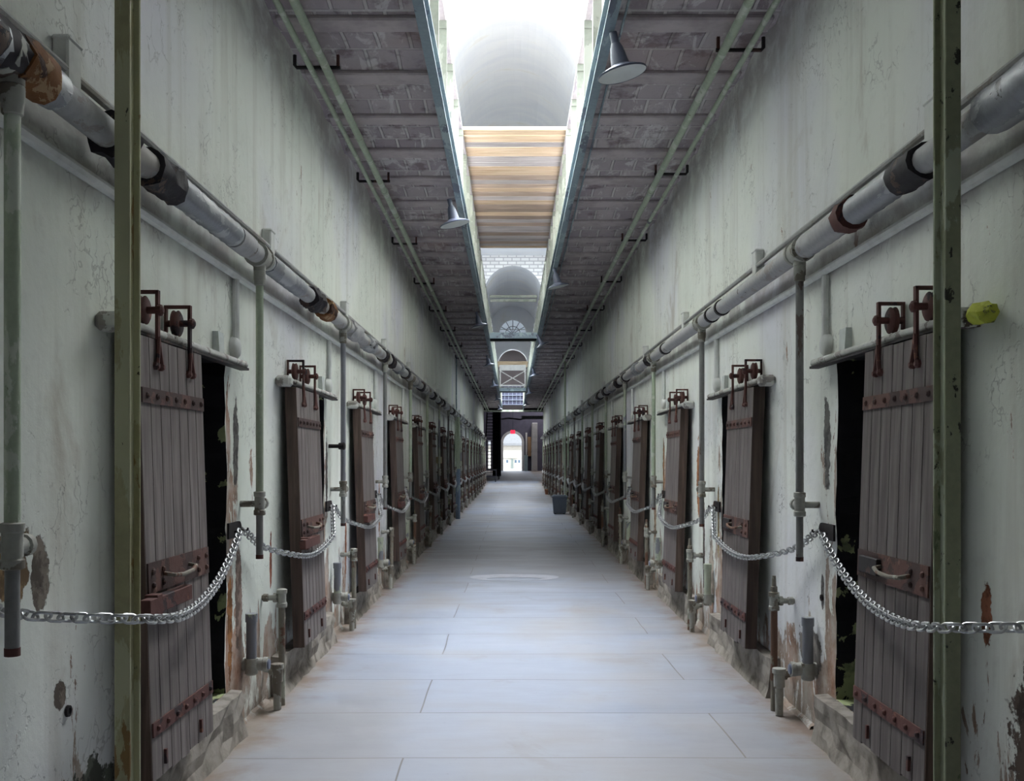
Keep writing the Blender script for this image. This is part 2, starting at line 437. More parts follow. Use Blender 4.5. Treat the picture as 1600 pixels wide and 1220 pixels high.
M['bin'] = m_simple('bin_plastic', (.13, .155, .19), .5, 8, .2, .1, coord='object')
M['clay'] = m_simple('clay', (.36, .17, .10), .85, 10, .3, .2, coord='object')
M['bluepaint'] = m_metal('blue_grey_paint', (.20, .27, .36), [((.30, .38, .40), .56, 4, (1, 1, .5))], .6, .2)
M['dark'] = m_simple('rotunda_dark', (.085, .075, .095), .9, 2, .4, .4)
M['dark_wood'] = m_simple('dark_wood_wall', (.011, .009, .010), .95, 4, .4, .3)
M['pier'] = m_simple('pier_stone', (.52, .48, .44), .9, 2, .4, .5)
M['blackmetal'] = m_simple('stair_black', (.035, .034, .045), .7, 6, .2, .2)
M['exit'] = m_emit('exit_red', (.85, .02, .05), 1.6)
M['facade'] = m_simple('facade_white', (.82, .80, .74), .9, 2, .08, .1)
M['facade_tr'] = m_simple('facade_trim', (.46, .43, .38), .8, 3, .2, .1)
M['slate'] = m_simple('roof_slate', (.34, .35, .37), .8, 5, .3, .3)
M['glass'] = m_simple('blue_pane', (.16, .24, .34), .15, 2, .2, 0, spec=.6)
M['pane'] = m_simple('dull_pane', (.045, .05, .085), .4, 3, .4, 0, spec=.2)
M['sky'] = m_emit('daylit_glazing', (.935, .955, 1.0), 34.0)
M['sky2'] = m_emit('daylit_glazing_middle', (.88, .93, 1.0), 15.0)
M['rotunda_fill'] = m_emit('added_rotunda_glow', (.86, .90, 1.0), 7.0)  # glow for an unseen ceiling pane, added to brighten the rotunda
M['sky3'] = m_emit('daylit_glazing_far', (.92, .94, .98), 26.0)
M['ground'] = m_simple('yard_ground', (.62, .62, .62), .9, 1, .2, .1)
M['lunette'] = m_emit('lunette_glow', (.50, .57, .64), .38)
M['cloth'] = m_simple('orange_board', (.40, .24, .13), .9, 2, .4, .2)
M['cabinet'] = m_simple('green_cabinet', (.30, .36, .34), .7, 4, .3, .1)
M['water'] = m_simple('dried_deposit', (.44, .455, .51), .5, 5, .5, .1, (.30, .32, .36))

# ------------------------------------------------------------------ the two cell walls
def jambs(y0, per, n):
    return [(y0 + per * k - .88, y0 + per * k) for k in range(-2, n) if y0 + per * k < Y_END + .2]
OP_Z0, OP_Z1 = .27, 2.15
def wall(name, x, s, y0, per, n, mat, top=VZ):
    """s = -1 left, +1 right; recesses run outwards"""
    b = MB(); ops = [o for o in jambs(y0, per, n) if o[0] > -2.4]
    # continuous bands
    cuts = [-2.5]
    for a, c in ops: cuts += [a, c]
    cuts.append(Y_END)
    for i in range(len(cuts) - 1):
        a, c = cuts[i], cuts[i + 1]
        b.quad((x, a, 0), (x, c, 0), (x, c, OP_Z0), (x, a, OP_Z0))
        b.quad((x, a, OP_Z1), (x, c, OP_Z1), (x, c, top), (x, a, top))
    # ragged jamb profiles
    zs = [OP_Z0 + (OP_Z1 - OP_Z0) * i / 22 for i in range(23)]
    def rag(amp):
        o = [0]; v = 0
        for i in range(21):
            v = v * .55 + random.uniform(-amp, amp); o.append(v)
        return o + [0]
    prof = []
    for a, c in ops:
        prof.append(([a + d for d in rag(.012)], [c + d for d in rag(.022)]))
    edges = [[-2.5] * 23] + [q for pr in prof for q in pr] + [[Y_END] * 23]
    for i in range(0, len(edges) - 1, 2):
        e0, e1 = edges[i], edges[i + 1]
        vs = [(x, e0[j], zs[j]) for j in range(23)] + [(x, e1[j], zs[j]) for j in range(22, -1, -1)]
        b.add(vs, [tuple(range(46))])
    D = .55
    for (a, c), (pa, pc) in zip(ops, prof):
        X2 = x + s * D
        for pp, yb in ((pa, a - .0), (pc, c + .0)):
            for j in range(22):
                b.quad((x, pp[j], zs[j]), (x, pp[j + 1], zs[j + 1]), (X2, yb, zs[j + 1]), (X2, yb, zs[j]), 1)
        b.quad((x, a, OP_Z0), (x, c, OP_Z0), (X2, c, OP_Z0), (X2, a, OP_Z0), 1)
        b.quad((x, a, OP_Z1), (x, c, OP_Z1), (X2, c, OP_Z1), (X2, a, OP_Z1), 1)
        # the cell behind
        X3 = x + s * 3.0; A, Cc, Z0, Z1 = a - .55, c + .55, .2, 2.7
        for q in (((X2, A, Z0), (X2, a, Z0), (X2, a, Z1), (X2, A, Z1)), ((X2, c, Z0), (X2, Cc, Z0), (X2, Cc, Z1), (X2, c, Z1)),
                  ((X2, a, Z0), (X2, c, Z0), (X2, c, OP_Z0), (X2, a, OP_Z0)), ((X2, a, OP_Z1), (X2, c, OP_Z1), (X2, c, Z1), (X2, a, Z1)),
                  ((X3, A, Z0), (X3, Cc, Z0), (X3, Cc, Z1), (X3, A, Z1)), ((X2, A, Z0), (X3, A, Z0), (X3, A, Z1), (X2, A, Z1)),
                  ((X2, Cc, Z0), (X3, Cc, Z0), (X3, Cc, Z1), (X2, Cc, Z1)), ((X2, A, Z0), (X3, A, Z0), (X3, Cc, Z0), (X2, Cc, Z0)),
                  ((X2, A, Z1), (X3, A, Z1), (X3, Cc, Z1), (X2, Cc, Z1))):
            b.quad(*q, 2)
    # crumbled plaster fillet along the foot
    ys = [-2.4 + .11 * i for i in range(int((Y_END + 2.3) / .11))]
    row = []
    w = h = .05
    for yy in ys:
        w = max(.008, min(.07, w * .75 + random.uniform(0, .016))); h = max(.015, min(.11, h * .75 + random.uniform(0, .024)))
        row.append((w, h))
    vs = []; fs = []
    for yy, (w, h) in zip(ys, row):
        vs += [(x - s * w, yy, -.005), (x - s * w * .55, yy + .02, h * .45), (x + s * .004, yy, h)]
    gp = .80 if s < 0 else .76
    for i in range(len(ys) - 1):
        if any(c - gp - 1.22 < ys[i] < c - gp + 1.02 for a, c in jambs(y0, per, n)[1:]): continue
        for j in range(2):
            fs.append((i * 3 + j, i * 3 + j + 1, (i + 1) * 3 + j + 1, (i + 1) * 3 + j))
    b.add(vs, fs, 0)
    o = b.build(name, [mat, M['reveal'], M['cell']], recalc=False)
    return struct(o)
wall('wall_left', XL, -1, L0, LP, LN, M['wall_l'])
wall('wall_right', XR, 1, R0, RP, RN, M['wall_r'])

# floor: flat, then a gentle ramp up to the rotunda
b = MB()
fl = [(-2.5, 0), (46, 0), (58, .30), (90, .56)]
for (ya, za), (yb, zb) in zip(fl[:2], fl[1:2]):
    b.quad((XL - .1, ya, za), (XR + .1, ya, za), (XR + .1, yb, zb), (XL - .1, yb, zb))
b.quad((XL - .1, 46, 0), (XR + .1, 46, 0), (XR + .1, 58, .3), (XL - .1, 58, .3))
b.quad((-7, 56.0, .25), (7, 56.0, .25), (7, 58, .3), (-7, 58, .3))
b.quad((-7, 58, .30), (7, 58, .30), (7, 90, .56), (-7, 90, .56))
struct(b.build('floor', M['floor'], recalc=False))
b = MB(); b.quad((XL, -2.5, 0), (XR, -2.5, 0), (XR, -2.5, VZ), (XL, -2.5, VZ))
struct(b.build('wall_rear', M['wall_b'], recalc=False))

# ------------------------------------------------------------------ vault with its three skylight openings
def arc(n=28):
    return [(VX + VR * math.cos(PI * i / n), VZ + VR * math.sin(PI * i / n)) for i in range(n + 1)]
def vault_seg(b, ya, yb):
    A = arc(); st = max(2, int((yb - ya) / 1.5))
    for j in range(st):
        y0 = ya + (yb - ya) * j / st; y1 = ya + (yb - ya) * (j + 1) / st
        for (x0, z0), (x1, z1) in zip(A, A[1:]):
            b.quad((x0, y0, z0), (x1, y0, z1), (x1, y1, z1), (x0, y1, z0))
def well_end(b, y, z1, m=1):
    A = arc(); x0, x1 = XL, XR
    for xa, xb in ((XL, VX - VR), (VX + VR, XR)):
        pass
    top = [(x1 + (x0 - x1) * i / (len(A) - 1), z1) for i in range(len(A))]
    for i in range(len(A) - 1):
        b.quad((A[i][0], y, A[i][1]), (A[i + 1][0], y, A[i + 1][1]), (top[i + 1][0], y, z1), (top[i][0], y, z1), m)
b = MB()
W1, W2 = (7.3, 13.6), (27.5, 38.0)
WZ1, WZ2 = 9.25, 9.6
for s0, s1 in ((-2.5, W1[0]), (W1[1], W2[0]), (W2[1], 48.0)): vault_seg(b, s0, s1)
for (wa, wb), wz in ((W1, WZ1), (W2, WZ2)):
    for yy in (wa, wb): well_end(b, yy, wz)
    for xx in (XL, XR):
        b.quad((xx, wa, VZ), (xx, wb, VZ), (xx, wb, wz), (xx, wa, wz), 1)
b.quad((XL, 34.2, WZ2), (XR, 34.2, WZ2), (XR, 38, WZ2), (XL, 38, WZ2))
for x0, x1 in ((XL, VX - VR), (VX + VR, XR)):
    for s0, s1 in ((-2.5, W1[0]), (W1[1], W2[0]), (W2[1], 48.0)):
        b.quad((x0, s0, VZ), (x1, s0, VZ), (x1, s1, VZ), (x0, s1, VZ))
    # rear end
A = arc()
b.add([(p[0], -2.5, p[1]) for p in A], [tuple(range(len(A)))])
# far upper room beyond the cross wall
UZ = 7.7
b.quad((XL, 48, VZ), (XR, 48, VZ), (XR, 50, VZ), (XL, 50, VZ))
b.quad((XL, 54.5, VZ), (XR, 54.5, VZ), (XR, Y_END, VZ), (XL, Y_END, VZ))
struct(b.build('ceiling', [M['vault'], M['lantern']], recalc=False))
for i, (ya, yb, x0, x1, z, m) in enumerate(((W1[0], W1[1], XL, XR, WZ1, 'sky'), (W2[0], 34.2, XL, XR, WZ2, 'sky2'), (50, 54.5, XL, XR, VZ, 'sky3'), (84, 89, .2, 5.5, 8.98, 'rotunda_fill'))):  # last pane is no known skylight, added unseen as rotunda fill light
    b = MB(); b.quad((x0 - .02, ya, z), (x1 + .02, ya, z), (x1 + .02, yb, z), (x0 - .02, yb, z))
    o = struct(b.build('window_%d' % (i + 1 if i < 3 else 6), M[m], recalc=False))
    g = MB(); n = int((yb - ya) / 1.15)
    for k in range(n + 1):
        yy = ya + (yb - ya) * k / n
        g.box(x0, x1, yy - .025, yy + .025, z - .07, z - .01)
    g.box((x0 + x1) / 2 - .03, (x0 + x1) / 2 + .03, ya, yb, z - .09, z - .01)
    g.build('glazing_bar', M['rail'], o)

# cross wall with lunette above an arched opening
CY = 48.0
b = MB()
n = 20
ax, ar, az = .04, .72, 6.33           # opening
lx, lr, lz = .04, .66, 7.86           # lunette
xl, xr = XL, XR
za = 4.775
ar_pts = [(ax + ar * math.cos(PI * i / n), az + ar * math.sin(PI * i / n)) for i in range(n + 1)]
lu_pts = [(lx + lr * math.cos(PI * i / n), lz + lr * math.sin(PI * i / n)) for i in range(n + 1)]
for Y in (CY, CY + .3):
    b.quad((xl, Y, za), (ax - ar, Y, za), (ax - ar, Y, az), (xl, Y, az))
    b.quad((ax + ar, Y, za), (xr, Y, za), (xr, Y, az), (ax + ar, Y, az))
    zt = 7.45
    b.quad((xl, Y, az), (ax - ar, Y, az), (ax - ar, Y, zt), (xl, Y, zt)); b.quad((ax + ar, Y, az), (xr, Y, az), (xr, Y, zt), (ax + ar, Y, zt))
    for (p, q) in zip(ar_pts, ar_pts[1:]):
        b.quad((p[0], Y, p[1]), (q[0], Y, q[1]), (q[0], Y, zt), (p[0], Y, zt))
    b.quad((xl, Y, zt), (xr, Y, zt), (xr, Y, lz), (xl, Y, lz))
    zt2 = 9.4
    b.quad((xl, Y, lz), (lx - lr, Y, lz), (lx - lr, Y, zt2), (xl, Y, zt2)); b.quad((lx + lr, Y, lz), (xr, Y, lz), (xr, Y, zt2), (lx + lr, Y, zt2))
    for (p, q) in zip(lu_pts, lu_pts[1:]):
        b.quad((p[0], Y, p[1]), (q[0], Y, q[1]), (q[0], Y, zt2), (p[0], Y, zt2))
for pts in ([(ax + ar, za)] + ar_pts + [(ax - ar, za)], lu_pts + [lu_pts[0]]):
    for p, q in zip(pts, pts[1:]):
        b.quad((p[0], CY, p[1]), (q[0], CY, q[1]), (q[0], CY + .3, q[1]), (p[0], CY + .3, p[1]))
# raised archivolts
for (cx, cz, r0, r1) in ((ax, az, ar + .02, ar + .16), ):
    for i in range(n):
        a0, a1 = PI * i / n, PI * (i + 1) / n
        P = lambda r, a, y: (cx + r * math.cos(a), y, cz + r * math.sin(a))
        b.quad(P(r0, a0, CY - .08), P(r0, a1, CY - .08), P(r1, a1, CY - .08), P(r1, a0, CY - .08))
        b.quad(P(r1, a0, CY - .08), P(r1, a1, CY - .08), P(r1, a1, CY), P(r1, a0, CY))
        b.quad(P(r0, a0, CY - .08), P(r0, a1, CY - .08), P(r0, a1, CY), P(r0, a0, CY))
struct(b.build('wall_cross', M['vault'], recalc=False))
b = MB()
b.add([(p[0], CY + .2, p[1]) for p in lu_pts], [tuple(range(len(lu_pts)))])
o = struct(b.build('window_4', M['lunette'], recalc=False))
g = MB()
for i in range(1, 6):
    a = PI * i / 6
    g.tube([(lx, CY + .16, lz), (lx + lr * math.cos(a), CY + .16, lz + lr * math.sin(a))], .018, 6)
g.tube([(lx + .36 * math.cos(PI * i / 12), CY + .16, lz + .36 * math.sin(PI * i / 12)) for i in range(13)], .018, 6)
g.box(lx - lr, lx + lr, CY + .1, CY + .2, lz - .02, lz + .04)
g.build('glazing_bar', M['enamel'], o)

# ------------------------------------------------------------------ galleries
PITCH = .93
BEAM_Y = [6.62 + PITCH * k for k in range(-8, 53)]
def gallery(side, xw, xe, s):
    g = thing('gallery', (xw, 2.0, GAL_Z), 'brick and iron upper gallery running along the %s wall' % side, 'gallery', None)
    L = lambda x, y, z: (x - xw, y - 2.0, z - GAL_Z)
    b = MB()
    lo, hi = min(xw, xe), max(xw, xe)
    if s < 0: lo += .003
    else: hi -= .003
    # jack arches between the beams
    ys = [-2.4] + BEAM_Y + [Y_END]
    for ya, yb in zip(ys, ys[1:]):
        if yb - ya < .05: continue
        n = 6
        for i in range(n):
            t0, t1 = i / n, (i + 1) / n
            z0 = GAL_Z + .055 * math.sin(PI * t0) ** .7; z1 = GAL_Z + .055 * math.sin(PI * t1) ** .7
            b.quad(L(lo, ya + (yb - ya) * t0, z0), L(hi, ya + (yb - ya) * t0, z0), L(hi, ya + (yb - ya) * t1, z1), L(lo, ya + (yb - ya) * t1, z1))
    b.box(*[v for v in (lo - xw, hi - xw)], -4.4, Y_END - 2.0, .058, .088)
    b.build('brick_deck', M['soffit'], g)
    for y in BEAM_Y:
        if y > Y_END - .2: continue
        q = MB(); wv = random.uniform(.095, .115)
        q.box(lo - xw + .03, hi - xw - .03, y - wv - 2, y + wv - 2, -.012, .03)
        q.build('beam', M['beam'], g, bevel=.012)
    q = MB()
    e = xe - xw
    a, c = (e - .02, e + .05) if s < 0 else (e - .05, e + .02)
    q.box(min(a, c), max(a, c), -4.4, Y_END - 2, -.10, -.082)
    q.box(e - .012, e + .012, -4.4, Y_END - 2, -.09, .09)
    q.box(min(a, c), max(a, c), -4.4, Y_END - 2, .075, .09)
    q.build('edge_channel', M['channel'], g)
    q = MB(); ii = e + s * .085
    q.tube([(ii, -4.4, -.026), (ii, Y_END - 2, -.026)], .009, 6)
    if s > 0: q.build('electric_cable', M['channel'], g)
    # railing
    r = thing('gallery_railing', (xe, 2.0, GAL_Z + .092), 'pale green iron railing along the edge of the %s gallery' % side, 'railing')
    q = MB(); q.box(-.028, .028, -4.4, Y_END - 2, .768, .818); q.build('top_rail', M['toprail'], r, bevel=.006)
    first = None
    for y in BEAM_Y:
        if y > Y_END - .2: continue
        if first is None:
            q = MB(); q.box(-.035, .035, -.016, .016, .002, .775); q.box(-.036, .036, -.028, .028, .70, .768); q.box(-.040, .040, -.03, .03, .002, .03)
            first = q.build('post', M['rail'], r, loc=(0, y - 2, 0))
        else:
            p = first.copy(); COL.objects.link(p); p.parent = r; p.location = (0, y - 2, 0)
    return g
EL, ER = -.605, .665
gallery('left', XL, EL, -1)
gallery('right', XR, ER, 1)

# boards laid across the rails
RZ = GAL_Z + .26 + .65
y = 11.42; k = 0
names = ['tan', 'grey', 'brown']
seq = [0, 0, 1, 0, 0, 1, 1, 0, 0, 2, 1, 2, 0, 2, 1, 0, 2, 2, 0, 2, 1, 2, 1, 1, 2, 1, 1, 2, 1, 0, 2]
while y < 17.75:
    w = random.choice([.17, .19, .21, .23]); c = seq[k % len(seq)]
    q = MB(); dz = random.uniform(.002, .018)
    q.box(-.74 - random.uniform(0, .05), .74 + random.uniform(0, .06), 0, w, 0, .042)
    o = q.build('timber_board', M['board'][c], bevel=.005, loc=(.03, y, RZ))
    lab = '%s timber board laid across both gallery rails, %s' % (names[c], 'frontmost of the platform' if k == 0 else nth(k) + ' board from the front')
    tag(o, lab, 'board', 'boards across the rails')
    y += w + random.uniform(.004, .02); k += 1

# crossing footbridges between the galleries
def bridge(y0, y1, label, xb):
    t = thing('footbridge', (.03, y0, GAL_Z), label, 'footbridge')
    w0, w1 = EL - .03 + .06, ER - .03 - .06
    q = MB(); q.box(w0, w1, 0, y1 - y0, .0, .05); q.build('deck', M['dark_wood'], t)
    q = MB(); q.box(w0 - .002, w1 + .002, -.02, .02, -.02, .12); q.build('front_beam', M['channel'], t)
    q = MB(); q.box(w0 - .002, w1 + .002, y1 - y0 - .02, y1 - y0 + .02, -.02, .20); q.build('back_beam', M['rail'], t)
    if xb:
        q = MB()
        q.box(w0, w1, -.03, .03, .88, 1.12); q.build('top_rail', M['white'], t)
        q = MB()
        for x in (w0 + .04, w1 - .04): q.box(x - .025, x + .025, -.02, .02, .2, .9)
        q.tube([(w0 + .04, -.01, .24), (w1 - .04, -.01, .86)], .022, 6); q.tube([(w0 + .04, .01, .86), (w1 - .04, .01, .24)], .022, 6)
        q.box(w0, w1, -.025, .025, .2, .26)
        q.build('cross_brace', M['white'], t)
    else:
        for z in (1.00, ):
            q = MB(); q.box(w0, w1, -.025, .025, z - .03, z + .03); q.build('top_rail', M['rail'], t)
            q = MB(); q.box(w0, w1, y1 - y0 - .025, y1 - y0 + .025, z - .03, z + .03); q.build('back_rail', M['rail'], t)
bridge(23.6, 24.2, 'plain pale green footbridge joining both galleries, beyond the boards', False)
bridge(41.9, 42.6, 'cream footbridge with crossed bracing far down the corridor', True)
q = MB(); q.box(XL + .002, XR - .002, 42.9, 43.1, 5.70, 5.95)
tag(q.build('tie_beam', M['board'][0], bevel=.01), 'cream timber tie beam above and behind the braced footbridge', 'beam')

# ------------------------------------------------------------------ cell fittings built per side
def side_fn(xw, s):
    return lambda u, y, z: (-s * u, y, z)
DW, DH, DZ = .80, 1.83, .28
def make_door(side, s):
    F = side_fn(0, s)
    lean = lambda u, y, z: F(u - .022 + max(0, 1 - z / DH) * .060, y, z)
    t = thing('cell_door', (0, 0, 0), '', 'door', 'sliding cell doors on the %s wall' % side)
    b = MB()
    b.box(.062, .118, -DW, 0, 0, DH, fn=lean)
    n = 7; pw = DW / n
    for i in range(n):
        b.box(.118, .140, -DW + i * pw + .0035, -DW + (i + 1) * pw - .0035, random.uniform(0, .012), DH - random.uniform(0, .004), fn=lean)
    b.build('leaf', M['door'], t)
    b = MB(); b.box(.060, .1385, -DW - .004, -DW + .003, 0.004, DH - .003, fn=lean)
    e = b.build('edge_board', M['door_edge'], t); e['label'] = 'reddish brown edge of the door'
    def strap(z, h, mat, ex=0):
        q = MB(); q.box(.139, .147, -DW + .01 - ex, -.01, z - h / 2, z + h / 2, fn=lean)
        for i in range(7):
            yy = -DW + (i + .5) * pw
            for zz in ([z] if h < .1 else [z + .025, z - .03]):
                if h >= .1 and i in (2, 3, 4): continue
                c = lean(.147, yy, zz)
                q.disc_tube(c, (c[0] - s * .02, c[1], c[2]), [(0, .014), (.006, .013), (.012, .006)], 8)
        return q.build('strap', mat, t)
    strap(1.585, .062, M['strap']); m = strap(.835, .125, M['strap']); strap(.22, .058, M['iron'])
    # pull handle on the middle strap
    q = MB()
    P = [(.146, -.62, .84), (.185, -.60, .83), (.20, -.52, .825), (.20, -.40, .83), (.185, -.32, .84), (.146, -.30, .845)]
    q.tube([lean(*p) for p in P], .0095, 8)
    q.build('handle', M['riser'], m, smooth=True)
    if s < 0:
        q = MB(); q.box(.150, .192, -DW - .10, -.40, .70, .765, fn=lean); q.box(.138, .192, -DW - .02, -DW + .04, .69, .775, fn=lean)
        q.build('latch_bar', M['iron'], t, bevel=.003)
    else:
        q = MB(); q.box(.146, .168, -.30, -.08, .80, .875, fn=lean); q.build('latch_bar', M['black_iron'], t, bevel=.003)
    # two small bolts near the foot
    for yy in (-.66, -.2):
        q = MB(); q.box(.139, .152, yy - .008, yy + .008, .05, .11, fn=lean); q.build('bolt', M['iron'], t)
    # hangers
    for yy in (-.19, -.60):
        q = MB()
        q.box(.140, .153, yy - .013, yy + .013, 1.83, 2.035, fn=lean)
        q.box(.030, .153, yy - .013, yy + .013, 2.025, 2.039, fn=lean)
        q.box(.030, .041, yy - .013, yy + .013, 1.915, 2.035, fn=lean)
        for d in (-1, 1):
            q.tube([lean(.148, yy, 1.84), lean(.151, yy + d * .010, 1.78), lean(.152, yy + d * .026, 1.725)], [.011, .009, .009], 6)
            c = lean(.140, yy + d * .028, 1.715); q.disc_tube(c, (c[0] - s * .05, c[1], c[2]), [(0, .019), (.012, .019), (.022, .010)], 6)
        c = lean(.150, yy, 1.955); q.disc_tube(c, (c[0] - s * .05, c[1], c[2]), [(0, .026), (.014, .024), (.022, .012)], 10)
        h = q.build('hanger', M['iron'], t)
        q = MB()
        c = lean(.070, yy, 1.955); q.disc_tube(c, (c[0] - s, c[1], c[2]), [(0, .050), (.004, .0625), (.008, .057), (.022, .057), (.026, .0615), (.032, .052)], 20)
        c = lean(.035, yy, 1.955); q.disc_tube(c, (c[0] - s, c[1], c[2]), [(0, .016), (.115, .016)], 10)
        q.build('wheel', M['iron'], h, smooth=True)
    return t
def make_track(side, s):
    F = side_fn(0, s)
    t = thing('door_track', (0, 0, 0), '', 'track', 'door tracks on the %s wall' % side)
    b = MB()
    b.box(.002, .075, -.86, .93, 2.146, 2.164, fn=F)
    b.tube([F(.075, -.86, 2.152), F(.075, .93, 2.152)], .021, 10)
    b.build('bar', M['track'], t, bevel=.004)
    q = MB(); q.box(.045, .098, -.86, .93, 2.119, 2.132, fn=F); q.build('iron_strip', M['black_iron'], t)
    q = MB(); q.box(.001, .11, -.95, -.85, 2.105, 2.18, fn=F); q.build('end_block', M['track'], t, bevel=.018)
    return t
def make_sill(side, s):
    F = side_fn(0, s); b = MB()
    ny = 16; nz = 4
    rng = random.Random(5 if s < 0 else 6)
    g = [[(.075 + rng.uniform(-.012, .012) + (.02 if j == 0 else 0), -1.05 + 1.95 * i / ny, .262 * j / nz) for j in range(nz + 1)] for i in range(ny + 1)]
    vs = [F(*p) for r in g for p in r]; fs = []
    for i in range(ny):
        for j in range(nz):
            a = i * (nz + 1) + j
            fs.append((a, a + nz + 1, a + nz + 2, a + 1))
    b.add(vs, fs)
    top = []
    for i in range(ny + 1): top += [F(*g[i][nz]), F(.002, g[i][nz][1], .268)]
    b.add(top, [(2 * i, 2 * i + 2, 2 * i + 3, 2 * i + 1) for i in range(ny)])
    for i in (0, ny):
        b.add([F(*g[i][j]) for j in range(nz + 1)] + [F(.001, g[i][0][1], .268), F(.001, g[i][0][1], 0)], [tuple(range(nz + 3))])
    o = b.build('stone_sill', M['stone'])
    return tag(o, '', 'sill', 'stone sills on the %s wall' % side)

def link(b, c, d, up, Lk, W, r, n1, n2):
    d = d.normalized(); side = d.cross(up)
    side = side.normalized() if side.length > 1e-6 else Vector((1, 0, 0))
    vs = []; fs = []
    nrm = d.cross(side)
    for i in range(n1):
        a = 2 * PI * i / n1
        ca, sa = math.cos(a), math.sin(a)
        sx = (Lk / 2 - W / 2) * (1 if ca > .01 else (-1 if ca < -.01 else 0))
        p = c + d * (sx + ca * W / 2) + side * (sa * W / 2)
        out = d * ca + side * sa
        for j in range(n2):
            q = 2 * PI * j / n2
            vs.append(p + out * (math.cos(q) * r) + nrm * (math.sin(q) * r))
    for i in range(n1):
        for j in range(n2):
            fs.append((i * n2 + j, ((i + 1) % n1) * n2 + j, ((i + 1) % n1) * n2 + (j + 1) % n2, i * n2 + (j + 1) % n2))
    b.add(vs, fs)
def ss(a, b, x):
    t = max(0, min(1, (x - a) / (b - a))); return t * t * (3 - 2 * t)
def make_chain(side, s, per, first=False, lod=0):
    """origin at the far hook; runs towards the camera to the next hook"""
    F = side_fn(0, s)
    span = per - .10
    def P(f):
        if first: u = .062 + min(.285, .42 * f) * ss(.90, .76, f)
        else: u = .062 + min(.125, .55 * f) * ss(.90, .66, f)
        sag = .215 if first else .27
        return Vector(F(u, -.03 - span * f, 1.185 - sag * 4 * f * (1 - f)))
    N = 400; pts = [P(i / N) for i in range(N + 1)]
    acc = [0]
    for a, c in zip(pts, pts[1:]): acc.append(acc[-1] + (c - a).length)
    pitch = .042 if lod < 2 else .05
    n = int(acc[-1] / pitch); b = MB(); j = 0
    sec = {0: (14, 7), 1: (10, 5), 2: (8, 4)}[lod]
    for i in range(n + 1):
        d_ = acc[-1] * (i + .0) / n
        while j < N - 1 and acc[j + 1] < d_: j += 1
        t = (d_ - acc[j]) / max(1e-9, acc[j + 1] - acc[j]); c = pts[j].lerp(pts[min(j + 1, N)], min(1, t))
        tg = pts[min(j + 2, N)] - pts[max(j - 1, 0)]
        a = Vector((0, 0, 1)); bb = Vector((1, 0, 0))
        ang = PI / 4 if i % 2 else -PI / 4
        tg.normalize(); h = tg.cross(a).normalized(); v = h.cross(tg)
        up = h * math.cos(ang) + v * math.sin(ang)
        link(b, c, tg, up, pitch * 1.42, pitch * .88, .0056 if lod < 2 else .007, *sec)
    o = b.build('chain', M['chain'], smooth=True, recalc=False)
    return tag(o, '', 'chain', 'barrier chains along the %s wall' % side)
def make_hook(side, s):
    F = side_fn(0, s); b = MB()
    n = 8
    poly = [(-.14, 1.15), (.07, 1.15)] + [(.07 + .045 * math.sin(PI * i / n), 1.195 - .045 * math.cos(PI * i / n)) for i in range(1, n)] + [(.07, 1.24), (-.14, 1.24)]
    vs = [F(.022, *p) for p in poly] + [F(.034, *p) for p in poly]; m = len(poly)
    b.add(vs, [tuple(range(m))[::-1], tuple(range(m, 2 * m))] + [(i, (i + 1) % m, m + (i + 1) % m, m + i) for i in range(m)])
    b.box(.001, .024, -.02, .03, 1.17, 1.22, fn=F)
    for yy in (-.03, .09):
        b.tube([F(.03, yy, 1.185), F(.075, yy, 1.185)], .006, 6)
        b.tube([F(.075, yy, 1.185 - .0), F(.078, yy, 1.20)], .006, 6)
    o = b.build('hook_plate', M['black_iron'])
    return tag(o, '', 'hook', 'chain hooks on the %s wall' % side)
PU, PZ, PR = .115, 2.82, .056         # main pipe: offset from wall, height, radius
def make_drop(side, s, mat):
    F = side_fn(0, s)
    t = thing('drop_pipe', (0, 0, 0), '', 'pipe', 'drop pipes on the %s wall' % side)
    q = MB(); q.tube([F(PU, 0, PZ - .10), F(PU, 0, 1.36)], .0235, 12); q.build('upper_pipe', mat, t, smooth=True)
    q = MB(); q.disc_tube(F(PU, 0, PZ - .088), F(PU, 0, 0), [(0, .036), (.05, .036), (.055, .032), (.085, .031), (.09, .024)], 12); q.build('collar', M['fitting'], t, smooth=True)
    q = MB()
    q.disc_tube(F(PU, 0, 1.41), F(PU, 0, 0), [(0, .027), (.004, .036), (.028, .036), (.032, .031), (.11, .031), (.115, .036), (.14, .036), (.144, .027)], 12)
    q.disc_tube(F(PU, 0, 1.335), F(PU, .3, 1.335), [(0, .028), (.055, .028), (.058, .036), (.085, .036), (.09, .02)], 12)
    q.tube([F(PU, 0, 1.335), F(.001, 0, 1.335)], .02, 10)
    q.build('valve', M['fitting'], t, smooth=True)
    q = MB(); q.tube([F(PU, 0, 1.27), F(PU, 0, 1.03)], .0215, 12); q.build('stub', M['grey_pipe'], t, smooth=True)
    q = MB(); q.tube([F(PU, 0, 1.03), F(PU, 0, 1.005)], .023, 12); e = q.build('end_cap', M['iron'], t, smooth=True)
    return t
